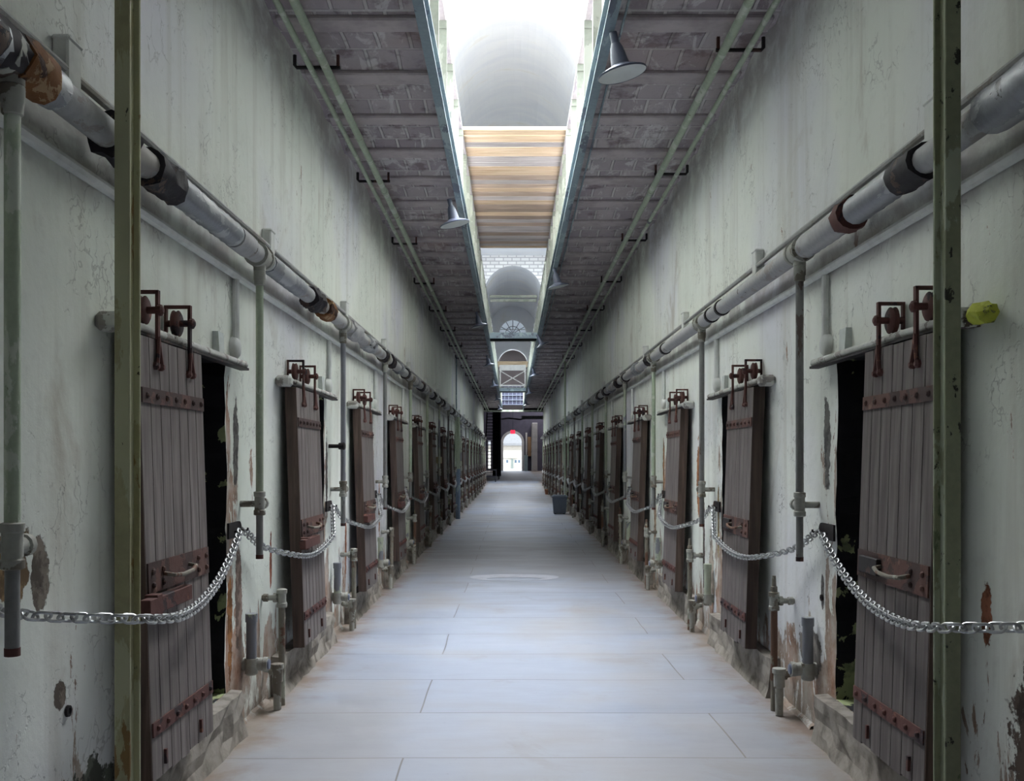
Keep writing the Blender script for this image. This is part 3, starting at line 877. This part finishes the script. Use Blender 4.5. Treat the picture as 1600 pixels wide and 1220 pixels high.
def make_riser(side, s):
    F = side_fn(0, s)
    t = thing('riser_pipe', (0, 0, 0), '', 'pipe', 'floor risers on the %s wall' % side)
    q = MB(); q.tube([F(.13, 0, 0), F(.13, 0, .72)], .0215, 10); q.build('upright', M['riser'], t, smooth=True)
    q = MB(); q.disc_tube(F(.13, 0, .76), F(.13, 0, 0), [(0, .018), (.005, .034), (.03, .034), (.035, .028), (.09, .028), (.095, .034), (.12, .034), (.122, .02)], 10)
    q.tube([F(.13, 0, .70), F(.001, 0, .70)], .018, 8); q.disc_tube(F(.10, 0, .70), F(0, 0, .70), [(0, .03), (.025, .03)], 8); q.disc_tube(F(.04, 0, .70), F(0, 0, .70), [(0, .026), (.03, .026)], 8)
    q.build('upper_tee', M['fitting'], t, smooth=True)
    if s > 0:
        q = MB(); q.disc_tube(F(.13, 0, .74), F(.13, 0, 1), [(0, .022), (.05, .022), (.055, .015), (.12, .012)], 8); q.build('vent', M['riser'], t, smooth=True)
    q = MB(); q.disc_tube(F(.13, -.12, .30), F(.13, -.12, 0), [(0, .02), (.004, .042), (.035, .042), (.04, .034), (.12, .034), (.125, .026), (.295, .024)], 10)
    q.tube([F(.13, -.12, .225), F(.10, -.0, .225), F(.016, .05, .225)], .024, 8)
    q.disc_tube(F(.07, .04, .225), F(0, .04, .225), [(0, .038), (.03, .038)], 8)
    q.build('lower_tap', M['fitting'], t, smooth=True)
    return t
def make_stub(side, s):
    F = side_fn(0, s)
    t = thing('capped_pipe', (0, 0, 0), '', 'pipe', 'capped waste pipes on the %s wall' % side)
    q = MB(); q.tube([F(.055, 0, .36), F(.055, 0, .62)], .032, 12); q.disc_tube(F(.055, 0, .62), F(.055, 0, .8), [(0, .037), (.05, .037)], 12)
    q.build('pipe', M['mottle'], t, smooth=True)
    q = MB(); q.disc_tube(F(.055, 0, .40), F(.055, 0, 0), [(0, .04), (.09, .04), (.10, .03)], 12)
    q.disc_tube(F(.001, 0.02, .36), F(.2, .02, .36), [(0, .04), (.12, .04), (.125, .045), (.15, .045)], 12)
    q.build('elbow', M['fitting'], t, smooth=True)
    q = MB(); q.disc_tube(F(.135, .02, .36), F(.3, .02, .36), [(0, .034), (.025, .03), (.03, .01)], 12); q.build('cap', M['enamel'], t, smooth=True)
    return t
def make_conduit_drop(side, s):
    F = side_fn(0, s)
    t = thing('conduit_drop', (0, 0, 0), '', 'conduit', 'plastered conduit drops on the %s wall' % side)
    q = MB(); q.tube([F(.024, 0, 2.645), F(.024, 0, 2.28)], .020, 8); q.build('conduit', M['white'], t, smooth=True)
    q = MB(); q.disc_tube(F(.001, 0, 2.25), F(.1, 0, 2.25), [(0, .064), (.03, .062), (.042, .05), (.05, .02)], 14); q.build('junction_box', M['white'], t, smooth=True)
    return t
def make_block(side, s):
    F = side_fn(0, s)
    b = MB(); b.box(.001, .062, -.055, .055, 2.92, 3.10, fn=F); b.box(.001, .068, -.06, .06, 3.085, 3.105, fn=F)
    return tag(b.build('plaster_block', M['white'], bevel=.008), '', 'block', 'plaster blocks on the %s wall' % side)
def make_plate(side, s):
    F = side_fn(0, s); b = MB()
    b.box(.001, .04, -.048, .048, 2.176, 2.30, fn=lambda u, y, z: F(u * (1 - (z - 2.176) * 1.5), y, z))
    return tag(b.build('tin_plate', M['plate']), '', 'plate', 'tin plates above the cell doors on the %s wall' % side)
def make_bracket(side, s):
    F = side_fn(0, s)
    t = thing('pipe_bracket', (0, 0, 0), '', 'bracket', 'iron pipe brackets under the %s gallery' % side)
    q = MB(); q.tube([F(.05, 0, GAL_Z - .03), F(.05, 0, 4.47), F(.065, 0, 4.45), F(.38, 0, 4.45)], .014, 8)
    q.build('arm', M['black_iron'], t, smooth=True)
    q = MB(); q.box(.355, .375, -.012, .012, 4.44, GAL_Z - .03, fn=F); q.build('strap', M['iron'], t)
    return t

def SIDE(side, xw, s, y0, per, n, blk0, brk0):
    door = make_door(side, s); track = make_track(side, s); sill = make_sill(side, s)
    hook = make_hook(side, s)
    chains = [make_chain(side, s, per, True, 0), make_chain(side, s, per, False, 0), make_chain(side, s, per, False, 1), make_chain(side, s, per, False, 2)]
    pm = [M['green'], M['mottle'], M['grey_pipe']]
    drops = [make_drop(side, s, m) for m in pm]
    if s < 0: order = [0, 1, 2, 0, 0, 1, 2, 0, 1, 2, 0, 0, 1, 0, 2, 0, 0, 1, 0, 0]; 
    else: order = [2, 2, 0, 1, 0, 1, 0, 2, 0, 1, 2, 0, 0, 1, 0, 2, 0, 0, 1, 0]
    cn = ['pale green', 'flaking green', 'bare grey']
    riser = make_riser(side, s); stub = make_stub(side, s); cd = make_conduit_drop(side, s)
    block = make_block(side, s); plate = make_plate(side, s); brk = make_bracket(side, s)
    used = set()
    def put(o, loc, label):
        key = o.name
        if key not in used:
            used.add(key); o.location = loc; o['label'] = label; return o
        return dup(o, loc, label)
    gap = .80 if s < 0 else .76
    rng = random.Random(11 + s)
    for k in range(n):
        yj = y0 + per * k
        if yj > Y_END - .5: break
        N = nth(k)
        gp = gap + (rng.uniform(-.03, .03) if k else 0)
        put(door, (xw, yj - gp, DZ), 'sliding grey-brown plank cell door with rusty straps, %s on the %s wall' % (N, side))
        tr = put(track, (xw, yj - gap, 0), 'whitewashed door track over the %s cell opening of the %s wall' % (N, side))
        put(sill, (xw, yj - gap, 0), 'crumbling stone sill under the %s cell door of the %s wall' % (N, side))
        put(hook, (xw, yj + .09, 0), 'black iron hook plate beside the %s cell opening of the %s wall' % (N, side))
        ch = chains[0] if k == 0 else chains[1] if k == 1 else chains[2] if k < 5 else chains[3]
        put(ch, (xw, yj + .10, 0), 'galvanised barrier chain looping past the %s cell door of the %s wall' % (N, side))
        put(stub, (xw, yj + .34, 0), 'capped waste pipe low beside the %s cell opening of the %s wall' % (N, side))
        put(riser, (xw, yj + .80, 0), 'rusty tee-headed riser from the floor past the %s cell opening, %s wall' % (N, side))
        put(cd, (xw, yj + .12, 0), 'plastered conduit drop with round box above the %s cell opening, %s wall' % (N, side))
        put(plate, (xw, yj - .20, 0), 'small tin plate standing on the %s door track of the %s wall' % (N, side))
    j = -1
    for k in range(n + 1):
        yy = y0 + per * (k - 1) + .30
        if yy > Y_END - .4: break
        d = drops[order[k - 1] if k else order[0]]
        N = nth(k)
        put(d, (xw, yy, 0), '%s drop pipe with valve and cut stub, %s along the %s wall' % (cn[order[k - 1] if k else order[0]], N, side))
    k = 0; yy = blk0
    while yy < Y_END - .5:
        put(block, (xw, yy, 0), 'white plaster block over the main pipe, %s along the %s wall' % (nth(k), side)); yy += per; k += 1
    k = 0; yy = brk0
    while yy < Y_END - .5:
        put(brk, (xw, yy, 0), 'black iron pipe bracket under the %s gallery, %s in the row' % (side, nth(k))); yy += per; k += 1
    # long runs
    F = lambda u, y, z: (xw - s * u, y, z)
    t = thing('main_pipe', F(PU, 0, PZ), 'lagged grey main pipe running along the %s wall' % side, 'pipe')
    q = MB(); q.tube([(0, -2.4, 0), (0, Y_END - .1, 0)], PR, 16); q.build('pipe', M['pipe_wall'], t, smooth=True)
    def lag(ya, yb, r, mat, jit=.0, name='lagging'):
        q = MB(); m = max(2, int((yb - ya) / .035)) if jit else 2
        q.tube([(0, ya + (yb - ya) * i / m, 0) for i in range(m + 1)], r, 14, True, 0, jit); return q.build(name, mat, t, smooth=True)
    # tees where the drops leave
    first = None
    for k in range(n + 1):
        yy = y0 + per * (k - 1) + .30
        if yy > Y_END - .4: break
        if first is None:
            q = MB(); q.disc_tube((0, -.09, 0), (0, 1, 0), [(0, PR), (.004, PR + .018), (.035, PR + .018), (.04, PR + .010), (.14, PR + .010), (.145, PR + .018), (.176, PR + .018), (.18, PR)], 16)
            q.tube([(0, 0, 0), (0, 0, -.086)], .036, 10)
            first = q.build('tee_joint', M['fitting'], t, smooth=True, loc=(0, yy, 0))
        else:
            p = first.copy(); COL.objects.link(p); p.parent = t; p.location = (0, yy, 0)
    rg = random.Random(21 + s)
    if s < 0:
        lag(1.6, 3.2, .068, M['pipe_grey']); lag(2.92, 3.10, .082, M['orange'], .10, 'rusty_flange'); lag(2.70, 2.92, .073, M['tar'], .12, 'tar_wrap')
        lag(3.62, 3.74, .085, M['tar'], .16, 'tar_wrap'); lag(4.02, 4.32, .080, M['tar'], .14, 'tar_wrap'); lag(4.35, 5.25, .066, M['pipe_grey'], .05)
        lag(5.28, 5.55, .066, M['pipe_wall']); lag(6.0, 6.9, .062, M['pipe_grey'], .04); lag(7.2, 7.6, .078, M['tar'], .2, 'tar_wrap'); lag(7.75, 8.0, .082, M['orange'], .12, 'rusty_flange')
        y = 9.0
    else:
        lag(1.6, 3.40, .082, M['pipe_grey'], .03); lag(3.95, 4.20, .075, M['tar'], .10, 'tar_wrap'); lag(4.15, 4.75, .068, M['pipe_grey'], .03); lag(4.78, 4.90, .083, M['iron'], .10, 'rusty_flange')
        lag(4.95, 5.55, .066, M['pipe_wall'], .04)
        lag(7.75, 7.80, .066, M['black_iron'], 0, 'clamp'); lag(8.15, 8.2, .066, M['black_iron'], 0, 'clamp'); lag(10.6, 10.68, .066, M['black_iron'], 0, 'clamp')
        y = 11.5
    while y < Y_END - 3:
        a = rg.uniform(.15, .5); lag(y, y + a, rg.uniform(.064, .08), rg.choice([M['tar'], M['pipe_wall'], M['pipe_grey'], M['tar']]), .15); y += a + rg.uniform(.3, 1.3)
    q = MB(); q.tube([F(.045, -2.4, 2.985), F(.045, Y_END - .1, 2.985)], .017, 8)
    tag(q.build('thin_pipe', M['pipe_wall'], smooth=True), 'thin pale pipe above the main pipe on the %s wall' % side, 'pipe')
    q = MB(); q.tube([F(.026, -2.4, 2.67), F(.026, Y_END - .1, 2.67)], .024, 8)
    tag(q.build('plastered_conduit', M['white'], smooth=True), 'whitewashed conduit below the main pipe on the %s wall' % side, 'conduit')
    for u, r, z, nm in ((.30, .030, 4.40, 'thick'), (.185, .021, 4.41, 'slim')):
        if s > 0: u = .35 if u > .25 else .178
        t = thing('ceiling_pipe', F(u, 0, z), '%s pale green pipe hung under the %s gallery' % (nm, side), 'pipe')
        q = MB(); q.tube([(0, -2.4, 0), (0, Y_END - .1, 0)], r, 10); q.build('pipe', M['green'], t, smooth=True)
        yy = 4.2 + (1.3 if nm == 'slim' else 0)
        while yy < Y_END - 1:
            q = MB(); q.disc_tube((0, yy, 0), (0, yy + 1, 0), [(0, r), (.002, r + .007), (.06, r + .007), (.062, r)], 10); q.build('coupling', M['mottle'], t, smooth=True); yy += 5.9
    # steel post beside the nearest cell
    yp, up = (3.52, .235) if s < 0 else (3.49, .235)
    t = thing('steel_post', F(up, yp, 0), 'olive painted steel post standing in front of the %s wall' % side, 'post')
    mm = M['olive'] if s < 0 else M['olive2']
    q = MB(); q.box(-.028, .028, -.052, -.040, 0, GAL_Z); q.build('front_flange', mm, t, bevel=.003)
    q = MB(); q.box(-.006, .006, -.041, .041, 0, GAL_Z); q.build('web', mm, t)
    q = MB(); q.box(-.028, .028, .040, .052, 0, GAL_Z); q.build('back_flange', mm, t, bevel=.003)
    q = MB(); q.box(-.09, .09, -.10, .10, 0, .015); q.build('base_plate', M['iron'], t)
    return door
SIDE('left', XL, -1, L0, LP, LN, 3.48, 7.05)
SIDE('right', XR, 1, R0, RP, RN, 4.04, 6.75)
# yellow flaked paint on the near end of the nearest right track
q = MB(); q.tube([(0, .09, 0), (0, .03, .006), (0, -.02, -.004), (0, -.06, 0)], [.034, .042, .038, .02], 9, True, 0, .25)
o = q.build('yellow_block', M['moss'], loc=(XR - .050, 3.58, 2.145))
tag(o, 'yellow flaked wall stub behind the right steel post', 'block')

# standpipes, conduit pole, switch box
t = thing('standpipe', (XL + .17, 26.15, 0), 'tall standpipe, pale green above and blue below, left wall', 'pipe')
q = MB(); q.tube([(0, 0, 1.35), (0, 0, 2.75)], .06, 12); q.build('upper_pipe', M['green'], t, smooth=True)
q = MB(); q.tube([(0, 0, 0), (0, 0, 1.35)], .064, 12); q.build('lower_pipe', M['bluepaint'], t, smooth=True)
q = MB(); q.tube([(XR - .215, 28.97, 0), (XR - .215, 28.97, GAL_Z - .03)], .03, 10)
tag(q.build('conduit_pole', M['green'], smooth=True), 'thin green conduit pole from floor to gallery, right wall', 'pipe')
q = MB(); q.tube([(XL + .03, 27.9, 2.9), (XL + .03, 27.9, GAL_Z)], .02, 8)
tag(q.build('conduit_pole', M['channel'], smooth=True), 'thin dark conduit rising to the gallery, left wall', 'pipe')
q = MB(); q.box(XL - .005, XL + .12, 20.75, 20.87, 1.52, 1.66)
tag(q.build('switch_box', m_simple('ochre_box', (.42, .36, .20), .7, 9, .3, .2), bevel=.006), 'small ochre switch box on the left wall', 'box')
q = MB(); q.tube([(XL - .005, 8.62, 1.72), (XL + .10, 8.62, 1.72)], .018, 10); q.disc_tube((XL + .09, 8.62, 1.72), (XL + .2, 8.62, 1.72), [(0, .03), (.05, .035), (.06, .02)], 10)
tag(q.build('iron_bracket', M['black_iron'], smooth=True), 'black iron bracket end on the left wall past the second cell', 'bracket')
for (xx, yy, zz, r) in ((XL + .001, 3.55, .68, .022), (XR - .001, 5.62, .80, .020)):
    s = -1 if xx < 0 else 1
    q = MB(); q.disc_tube((xx, yy, zz), (xx - s, yy, zz), [(0, r), (.010, r * .95), (.011, r * .6), (.004, r * .5)], 12)
    tag(q.build('pipe_sleeve', M['black_iron']), 'small black pipe hole low in the %s wall' % ('left' if s < 0 else 'right'), 'pipe sleeve')

# ------------------------------------------------------------------ pendant lamps
def make_lamp():
    t = thing('pendant_lamp', (0, 0, 0), '', 'lamp', 'enamel pendant lamps below the galleries')
    q = MB()
    prof = [(.0, .164), (.012, .167), (.036, .118), (.050, .082), (.062, .062), (.14, .050), (.18, .042), (.21, .03)]
    n = 28; vs = []; fs = []
    for z, r in prof:
        vs += [(r * math.cos(2 * PI * i / n), r * math.sin(2 * PI * i / n), z) for i in range(n)]
    for j in range(len(prof) - 1):
        for i in range(n): fs.append((j * n + i, j * n + (i + 1) % n, (j + 1) * n + (i + 1) % n, (j + 1) * n + i))
    q.add(vs, fs + [tuple(range((len(prof) - 1) * n, len(prof) * n))])
    q.build('shade', M['enamel'], t, smooth=True, recalc=False)
    q = MB(); prof = [(.003, .163), (.032, .112), (.044, .075), (.048, .02)]; vs = []; fs = []
    for z, r in prof: vs += [(r * math.cos(2 * PI * i / n), r * math.sin(2 * PI * i / n), z) for i in range(n)]
    for j in range(len(prof) - 1):
        for i in range(n): fs.append((j * n + i, j * n + (i + 1) % n, (j + 1) * n + (i + 1) % n, (j + 1) * n + i))
    q.add(vs, fs + [tuple(range((len(prof) - 1) * n, len(prof) * n))]); e = q.build('reflector', M['enamel_in'], t, smooth=True, recalc=False); e['label'] = 'white inside of the shade'
    q = MB(); q.tube([(0, 0, .20), (0, 0, .285)], .026, 10); q.build('stem', M['enamel'], t, smooth=True)
    return t
lamp = make_lamp(); first = True
for k, yy in enumerate([6.5, 10.65, 14.5, 18.8, 22.0, 26.6, 29.9, 34.2, 38.0, 42.0, 46.0, 50.0]):
    left = k % 2 == 1
    x = EL - .02 if left else ER + (.075 if k == 0 else .03)
    lab = 'enamel pendant lamp under the %s gallery edge, %s on that side' % ('left' if left else 'right', nth(k // 2))
    if k == 0: lab = 'big tilted enamel pendant lamp, nearest on the right gallery edge'
    if k == 4: lab = 'askew enamel pendant lamp, third along the right gallery edge'
    loc = (x, yy, GAL_Z - .39)
    if first: lamp.location = loc; lamp['label'] = lab; o = lamp; first = False
    else: o = dup(lamp, loc, lab)
    if k == 0: o.rotation_euler = (math.radians(2), math.radians(-13), 0)
    if k == 4: o.rotation_euler = (0, math.radians(-28), 0)

# ------------------------------------------------------------------ floor objects
t = thing('rubbish_bin', (1.40, 28.6, 0), 'blue-grey tapered rubbish bin by the right wall', 'bin')
q = MB()
a, c, h = .175, .215, .50
q.add([(-a, -a, .02), (a, -a, .02), (a, a, .02), (-a, a, .02), (-c, -c, h), (c, -c, h), (c, c, h), (-c, c, h)], [(0, 1, 5, 4), (1, 2, 6, 5), (2, 3, 7, 6), (3, 0, 4, 7), (3, 2, 1, 0)])
q.build('body', M['bin'], t)
q = MB(); q.box(-.235, .235, -.235, .235, h - .01, h + .03); q.box(-.19, .19, -.19, .19, h + .03, h + .06); q.build('lid', M['bin'], t, bevel=.01)
for sx in (-1, 1):
    q = MB(); q.box(sx * .13 - .03, sx * .13 + .03, -.15, .15, 0, .03); q.build('foot', M['blackmetal'], t)
q = MB(); q.disc_tube((XR - .20, 44.6, 0), (XR - .20, 44.6, 1), [(0, .07), (.19, .10), (.20, .11), (.24, .11), (.245, .095), (.20, .085)], 16)
tag(q.build('clay_pot', M['clay'], smooth=True), 'small clay pot on the floor behind the bin', 'pot')
q = MB(); pts = []
n = 48
for i in range(n):
    a = 2 * PI * i / n
    pts.append((.03 + .60 * math.cos(a) * (1 + .05 * math.sin(3 * a)), 13.15 + .40 * math.sin(a) * (1 + .06 * math.cos(2 * a)), .004))
ins = [(.03 + (p[0] - .03) * .62, 13.15 + (p[1] - 13.15 + .0) * .45 - .17, .004) for p in pts]
q.add(pts + ins, [(i, (i + 1) % n, n + (i + 1) % n, n + i) for i in range(n)])
tag(q.build('floor_stain', M['water'], recalc=False), 'pale crescent stain on the corridor floor', 'stain', None, 'stuff')

# ------------------------------------------------------------------ end of the corridor
b = MB()
# wall over the corridor mouth with a many-paned window
wx0, wx1, wz0, wz1 = -.64, .70, 4.78, 5.85
Y = Y_END
for q_ in ((XL, wx0, 4.35, VZ), (wx1, XR, 4.35, VZ), (wx0, wx1, 4.35, wz0), (wx0, wx1, wz1, VZ)):
    b.quad((q_[0], Y, q_[2]), (q_[1], Y, q_[2]), (q_[1], Y, q_[3]), (q_[0], Y, q_[3]))
struct(b.build('wall_end', M['dark_wood'], recalc=False))
t = struct(MB().quad((wx0, Y + .1, wz0), (wx1, Y + .1, wz0), (wx1, Y + .1, wz1), (wx0, Y + .1, wz1)).build('window_5', M['pane'], recalc=False))
q = MB()
for i in range(7): q.box(wx0 + (wx1 - wx0) * i / 6 - .014, wx0 + (wx1 - wx0) * i / 6 + .014, Y - .02, Y + .09, wz0, wz1)
for i in range(5): q.box(wx0, wx1, Y - .02, Y + .09, wz0 + (wz1 - wz0) * i / 4 - .014, wz0 + (wz1 - wz0) * i / 4 + .014)
q.build('glazing_bar', M['enamel'], t)
q = MB(); q.box(XL + .002, XR - .002, Y - .16, Y - .04, GAL_Z - .22, GAL_Z - .105)
tag(q.build('end_beam', M['rail'], bevel=.01), 'pale green beam closing the gallery slot at the corridor end', 'beam')
# rotunda
RY = 90.0
b = MB()
for s in (-1, 1):
    xw = XL if s < 0 else XR
    b.quad((s * 7, Y, 0), (xw, Y, 0), (xw, Y, 9), (s * 7, Y, 9)); b.quad((s * 7, Y, 0), (s * 7, RY, 0), (s * 7, RY, 9), (s * 7, Y, 9))
b.quad((XL, Y + .01, VZ), (XR, Y + .01, VZ), (XR, Y + .01, 9), (XL, Y + .01, 9))
b.quad((XL, Y + .12, 4.35), (XR, Y + .12, 4.35), (XR, Y + .12, VZ), (XL, Y + .12, VZ))
b.quad((XL, Y, 4.35), (XR, Y, 4.35), (XR, Y + .12, 4.35), (XL, Y + .12, 4.35))
b.quad((-7, Y, 9), (7, Y, 9), (7, RY, 9), (-7, RY, 9))
# back wall with arch and slit window
ax, ar, az, fz = .05, .86, 3.20, .5
sx0, sx1, sz0, sz1 = -2.22, -1.98, .75, 3.35
pts = [(ax + ar * math.cos(PI * i / n), az + ar * math.sin(PI * i / n)) for i in range(n + 1)]
for Yq in (RY, RY + .5):
    b.quad((-7, Yq, fz), (sx0, Yq, fz), (sx0, Yq, 9), (-7, Yq, 9))
    b.quad((sx0, Yq, fz), (sx1, Yq, fz), (sx1, Yq, sz0), (sx0, Yq, sz0)); b.quad((sx0, Yq, sz1), (sx1, Yq, sz1), (sx1, Yq, 9), (sx0, Yq, 9))
    b.quad((sx1, Yq, fz), (ax - ar, Yq, fz), (ax - ar, Yq, 9), (sx1, Yq, 9)); b.quad((ax + ar, Yq, fz), (7, Yq, fz), (7, Yq, 9), (ax + ar, Yq, 9))
    for p, r in zip(pts, pts[1:]): b.quad((p[0], Yq, p[1]), (r[0], Yq, r[1]), (r[0], Yq, 9), (p[0], Yq, 9))
P2 = [(ax + ar, fz)] + pts + [(ax - ar, fz)]
for p, r in zip(P2, P2[1:]): b.quad((p[0], RY, p[1]), (r[0], RY, r[1]), (r[0], RY + .5, r[1]), (p[0], RY + .5, p[1]), 1)
P3 = [(sx0, sz0), (sx1, sz0), (sx1, sz1), (sx0, sz1), (sx0, sz0)]
for p, r in zip(P3, P3[1:]): b.quad((p[0], RY, p[1]), (r[0], RY, r[1]), (r[0], RY + .5, r[1]), (p[0], RY + .5, p[1]))
struct(b.build('wall_rotunda', [M['dark'], M['pier']], recalc=False))
b = MB()
for i in range(n):
    a0, a1 = PI * i / n, PI * (i + 1) / n
    P = lambda r, a, y: (ax + r * math.cos(a), y, az + r * math.sin(a))
    r0, r1 = ar, ar + .22
    vs = [P(r0, a0, RY - .1), P(r1, a0, RY - .1), P(r1, a1, RY - .1), P(r0, a1, RY - .1), P(r0, a0, RY), P(r1, a0, RY), P(r1, a1, RY), P(r0, a1, RY)]
    b.add(vs, [(0, 1, 2, 3), (1, 5, 6, 2), (0, 3, 7, 4), (0, 4, 5, 1), (3, 2, 6, 7)])
for s in (-1, 1):
    b.box(ax + s * (ar + .11) - .11, ax + s * (ar + .11) + .11, RY - .1, RY, fz, az)
struct(b.build('trim_1', M['pier'], recalc=False))
t = thing('exit_sign', (.07, RY - .75, 3.98), 'small lit red exit sign above the far arched doorway', 'sign')
q = MB(); q.box(-.21, .21, 0, .06, 0, .34); q.build('housing', M['blackmetal'], t)
q = MB(); q.box(-.20, .20, -.012, -.001, .01, .33); q.build('face', M['exit'], t)
q = MB(); q.box(-.02, .02, .02, .04, .34, 5.02); q.build('hanger_rod', M['blackmetal'], t)
# pier, cabinet and boards on the right
q = MB(); q.box(1.80, 2.28, RY - 3.0, RY - .01, .52, 4.9); tag(q.build('stone_pier', M['pier'], bevel=.03), 'tall pale stone pier right of the far doorway', 'pier')
q = MB(); q.box(1.14, 1.46, RY - .75, RY - .15, .54, 2.0); tag(q.build('cabinet', M['cabinet'], bevel=.02), 'dull green cabinet beside the far arched doorway', 'cabinet')
q = MB(); q.box(1.46, 1.78, RY - .16, RY - .02, 1.9, 3.7); tag(q.build('notice_board', M['cloth'], bevel=.02), 'orange-brown upright board between doorway and pier', 'board')
q = MB(); q.box(1.25, 1.42, RY - .14, RY - .01, 2.02, 4.1); tag(q.build('wall_post', M['pier'], bevel=.02), 'slim pale post beside the orange-brown board', 'post')
q = MB(); q.tube([(XL + .9, 66, 4.35), (-.2, 66, 4.42), (.55, 66, 4.33), (1.0, 66, 4.42), (XR + .3, 66, 4.40)], .05, 8); tag(q.build('overhead_pipe', M['grey_pipe'], smooth=True), 'bent grey pipe crossing below the rotunda ceiling', 'pipe')
q = MB(); q.box(.6, XR + .5, 61, 61.3, 4.15, 4.36); tag(q.build('overhead_duct', M['grey_pipe'], bevel=.02), 'grey duct crossing high above the far doorway', 'duct')
# dark stairs on the left of the rotunda
t = thing('staircase', (-.84, 62, .33), 'dark iron staircase left of the far doorway', 'staircase')
q = MB()
for s in (0, .95): q.prism([(0, 0), (.3, 0), (8.0, 4.6), (8.0, 4.9), (7.7, 4.9), (0, .3)], 'x', s - .98, s - .92)
q.build('stringer', M['blackmetal'], t)
f0 = None
for i in range(20):
    if f0 is None:
        q = MB(); q.box(-.94, -.0, 0, .36, 0, .04); f0 = q.build('tread', M['blackmetal'], t, loc=(0, .15 + .38 * i, .2 + .228 * i))
    else:
        p = f0.copy(); COL.objects.link(p); p.parent = t; p.location = (0, .15 + .38 * i, .2 + .228 * i)
q = MB(); q.tube([(-.0, .1, 1.1), (0, 7.9, 5.7)], .03, 8)
for i in range(9): q.tube([(0, .2 + .95 * i, .3 + .57 * i), (0, .2 + .95 * i, 1.15 + .56 * i)], .018, 6)
q.build('handrail', M['blackmetal'], t)
q = MB(); q.box(-1.42, -.80, 70.6, 70.9, .38, 5.2); 
tag(q.build('dark_partition', M['blackmetal']), 'tall dark partition behind the far staircase', 'partition')
t = thing('handcart', (-1.40, 57.2, .28), 'dark wheeled handcart at the foot of the far stairs', 'cart')
q = MB(); q.box(-.5, .5, 0, .75, .28, .34); q.build('bed', M['blackmetal'], t)
for xx in (-.47, -.16, .16, .47):
    q = MB(); q.box(xx - .02, xx + .02, .0, .04, .34, .72); q.build('slat', M['blackmetal'], t)
q = MB(); q.box(-.5, .5, 0, .04, .68, .74); q.build('top_bar', M['blackmetal'], t)
for xx in (-.42, .42):
    for yy in (.1, .65):
        q = MB(); q.disc_tube((xx - .025, yy, .14), (xx + 1, yy, .14), [(0, .12), (.005, .14), (.045, .14), (.05, .12)], 14); q.build('wheel', M['blackmetal'], t)

# ------------------------------------------------------------------ the yard outside
b = MB(); b.quad((-60, RY, .5), (60, RY, .5), (60, 200, .4), (-60, 200, .4)); struct(b.build('ground', M['ground'], recalc=False))
t = thing('yard_building', (0, 125, .45), 'low white building with grey roof seen through the far doorway', 'building')
q = MB(); q.box(-14, 14, 0, 8, 0, 2.95); q.build('wall', M['facade'], t)
q = MB(); q.prism([(-.5, 2.95), (8.5, 2.95), (4, 5.6), (3.2, 5.6), (-.5, 3.25)], 'x', -14.4, 14.4); q.build('roof', M['slate'], t)
q = MB(); q.box(-14.2, 14.2, -.3, -.0, 2.45, 2.95); q.build('eaves_board', M['facade_tr'], t)
q = MB(); q.box(-14, .7, -.15, 0, 1.28, 1.36); q.build('ledge', M['facade_tr'], t)
for x in (-.62, .48, .92):
    q = MB(); q.box(x - .12, x + .12, -.03, .02, .75, 1.1); q.build('window', M['glass'], t)
q = MB(); q.box(-.10, .14, -.5, -.1, 0, 1.27); q.build('porch_post', M['cabinet'], t)

# ------------------------------------------------------------------ sky, camera, view
w = bpy.data.worlds.new('sky'); S.world = w; w.use_nodes = True
bg = w.node_tree.nodes['Background']; bg.inputs[0].default_value = (.90, .95, 1.0, 1); bg.inputs[1].default_value = 2.2
cam = bpy.data.cameras.new('camera'); co = bpy.data.objects.new('camera', cam); COL.objects.link(co)
cam.sensor_width = 36; cam.lens = 36 * 1515 / 1600
cam.shift_x = 0; cam.shift_y = (718 - 610) / 1600
cam.clip_end = 400
co.location = (0, 0, CAM_H); co.rotation_euler = (PI / 2, 0, 0)
S.camera = co
S.view_settings.view_transform = 'Standard'; S.view_settings.look = 'None'
S.view_settings.exposure = 0.34; S.view_settings.gamma = 1
S.cycles.max_bounces = 14; S.cycles.diffuse_bounces = 8; S.cycles.glossy_bounces = 4
S.cycles.sample_clamp_indirect = 6
S.cycles.use_denoising = True
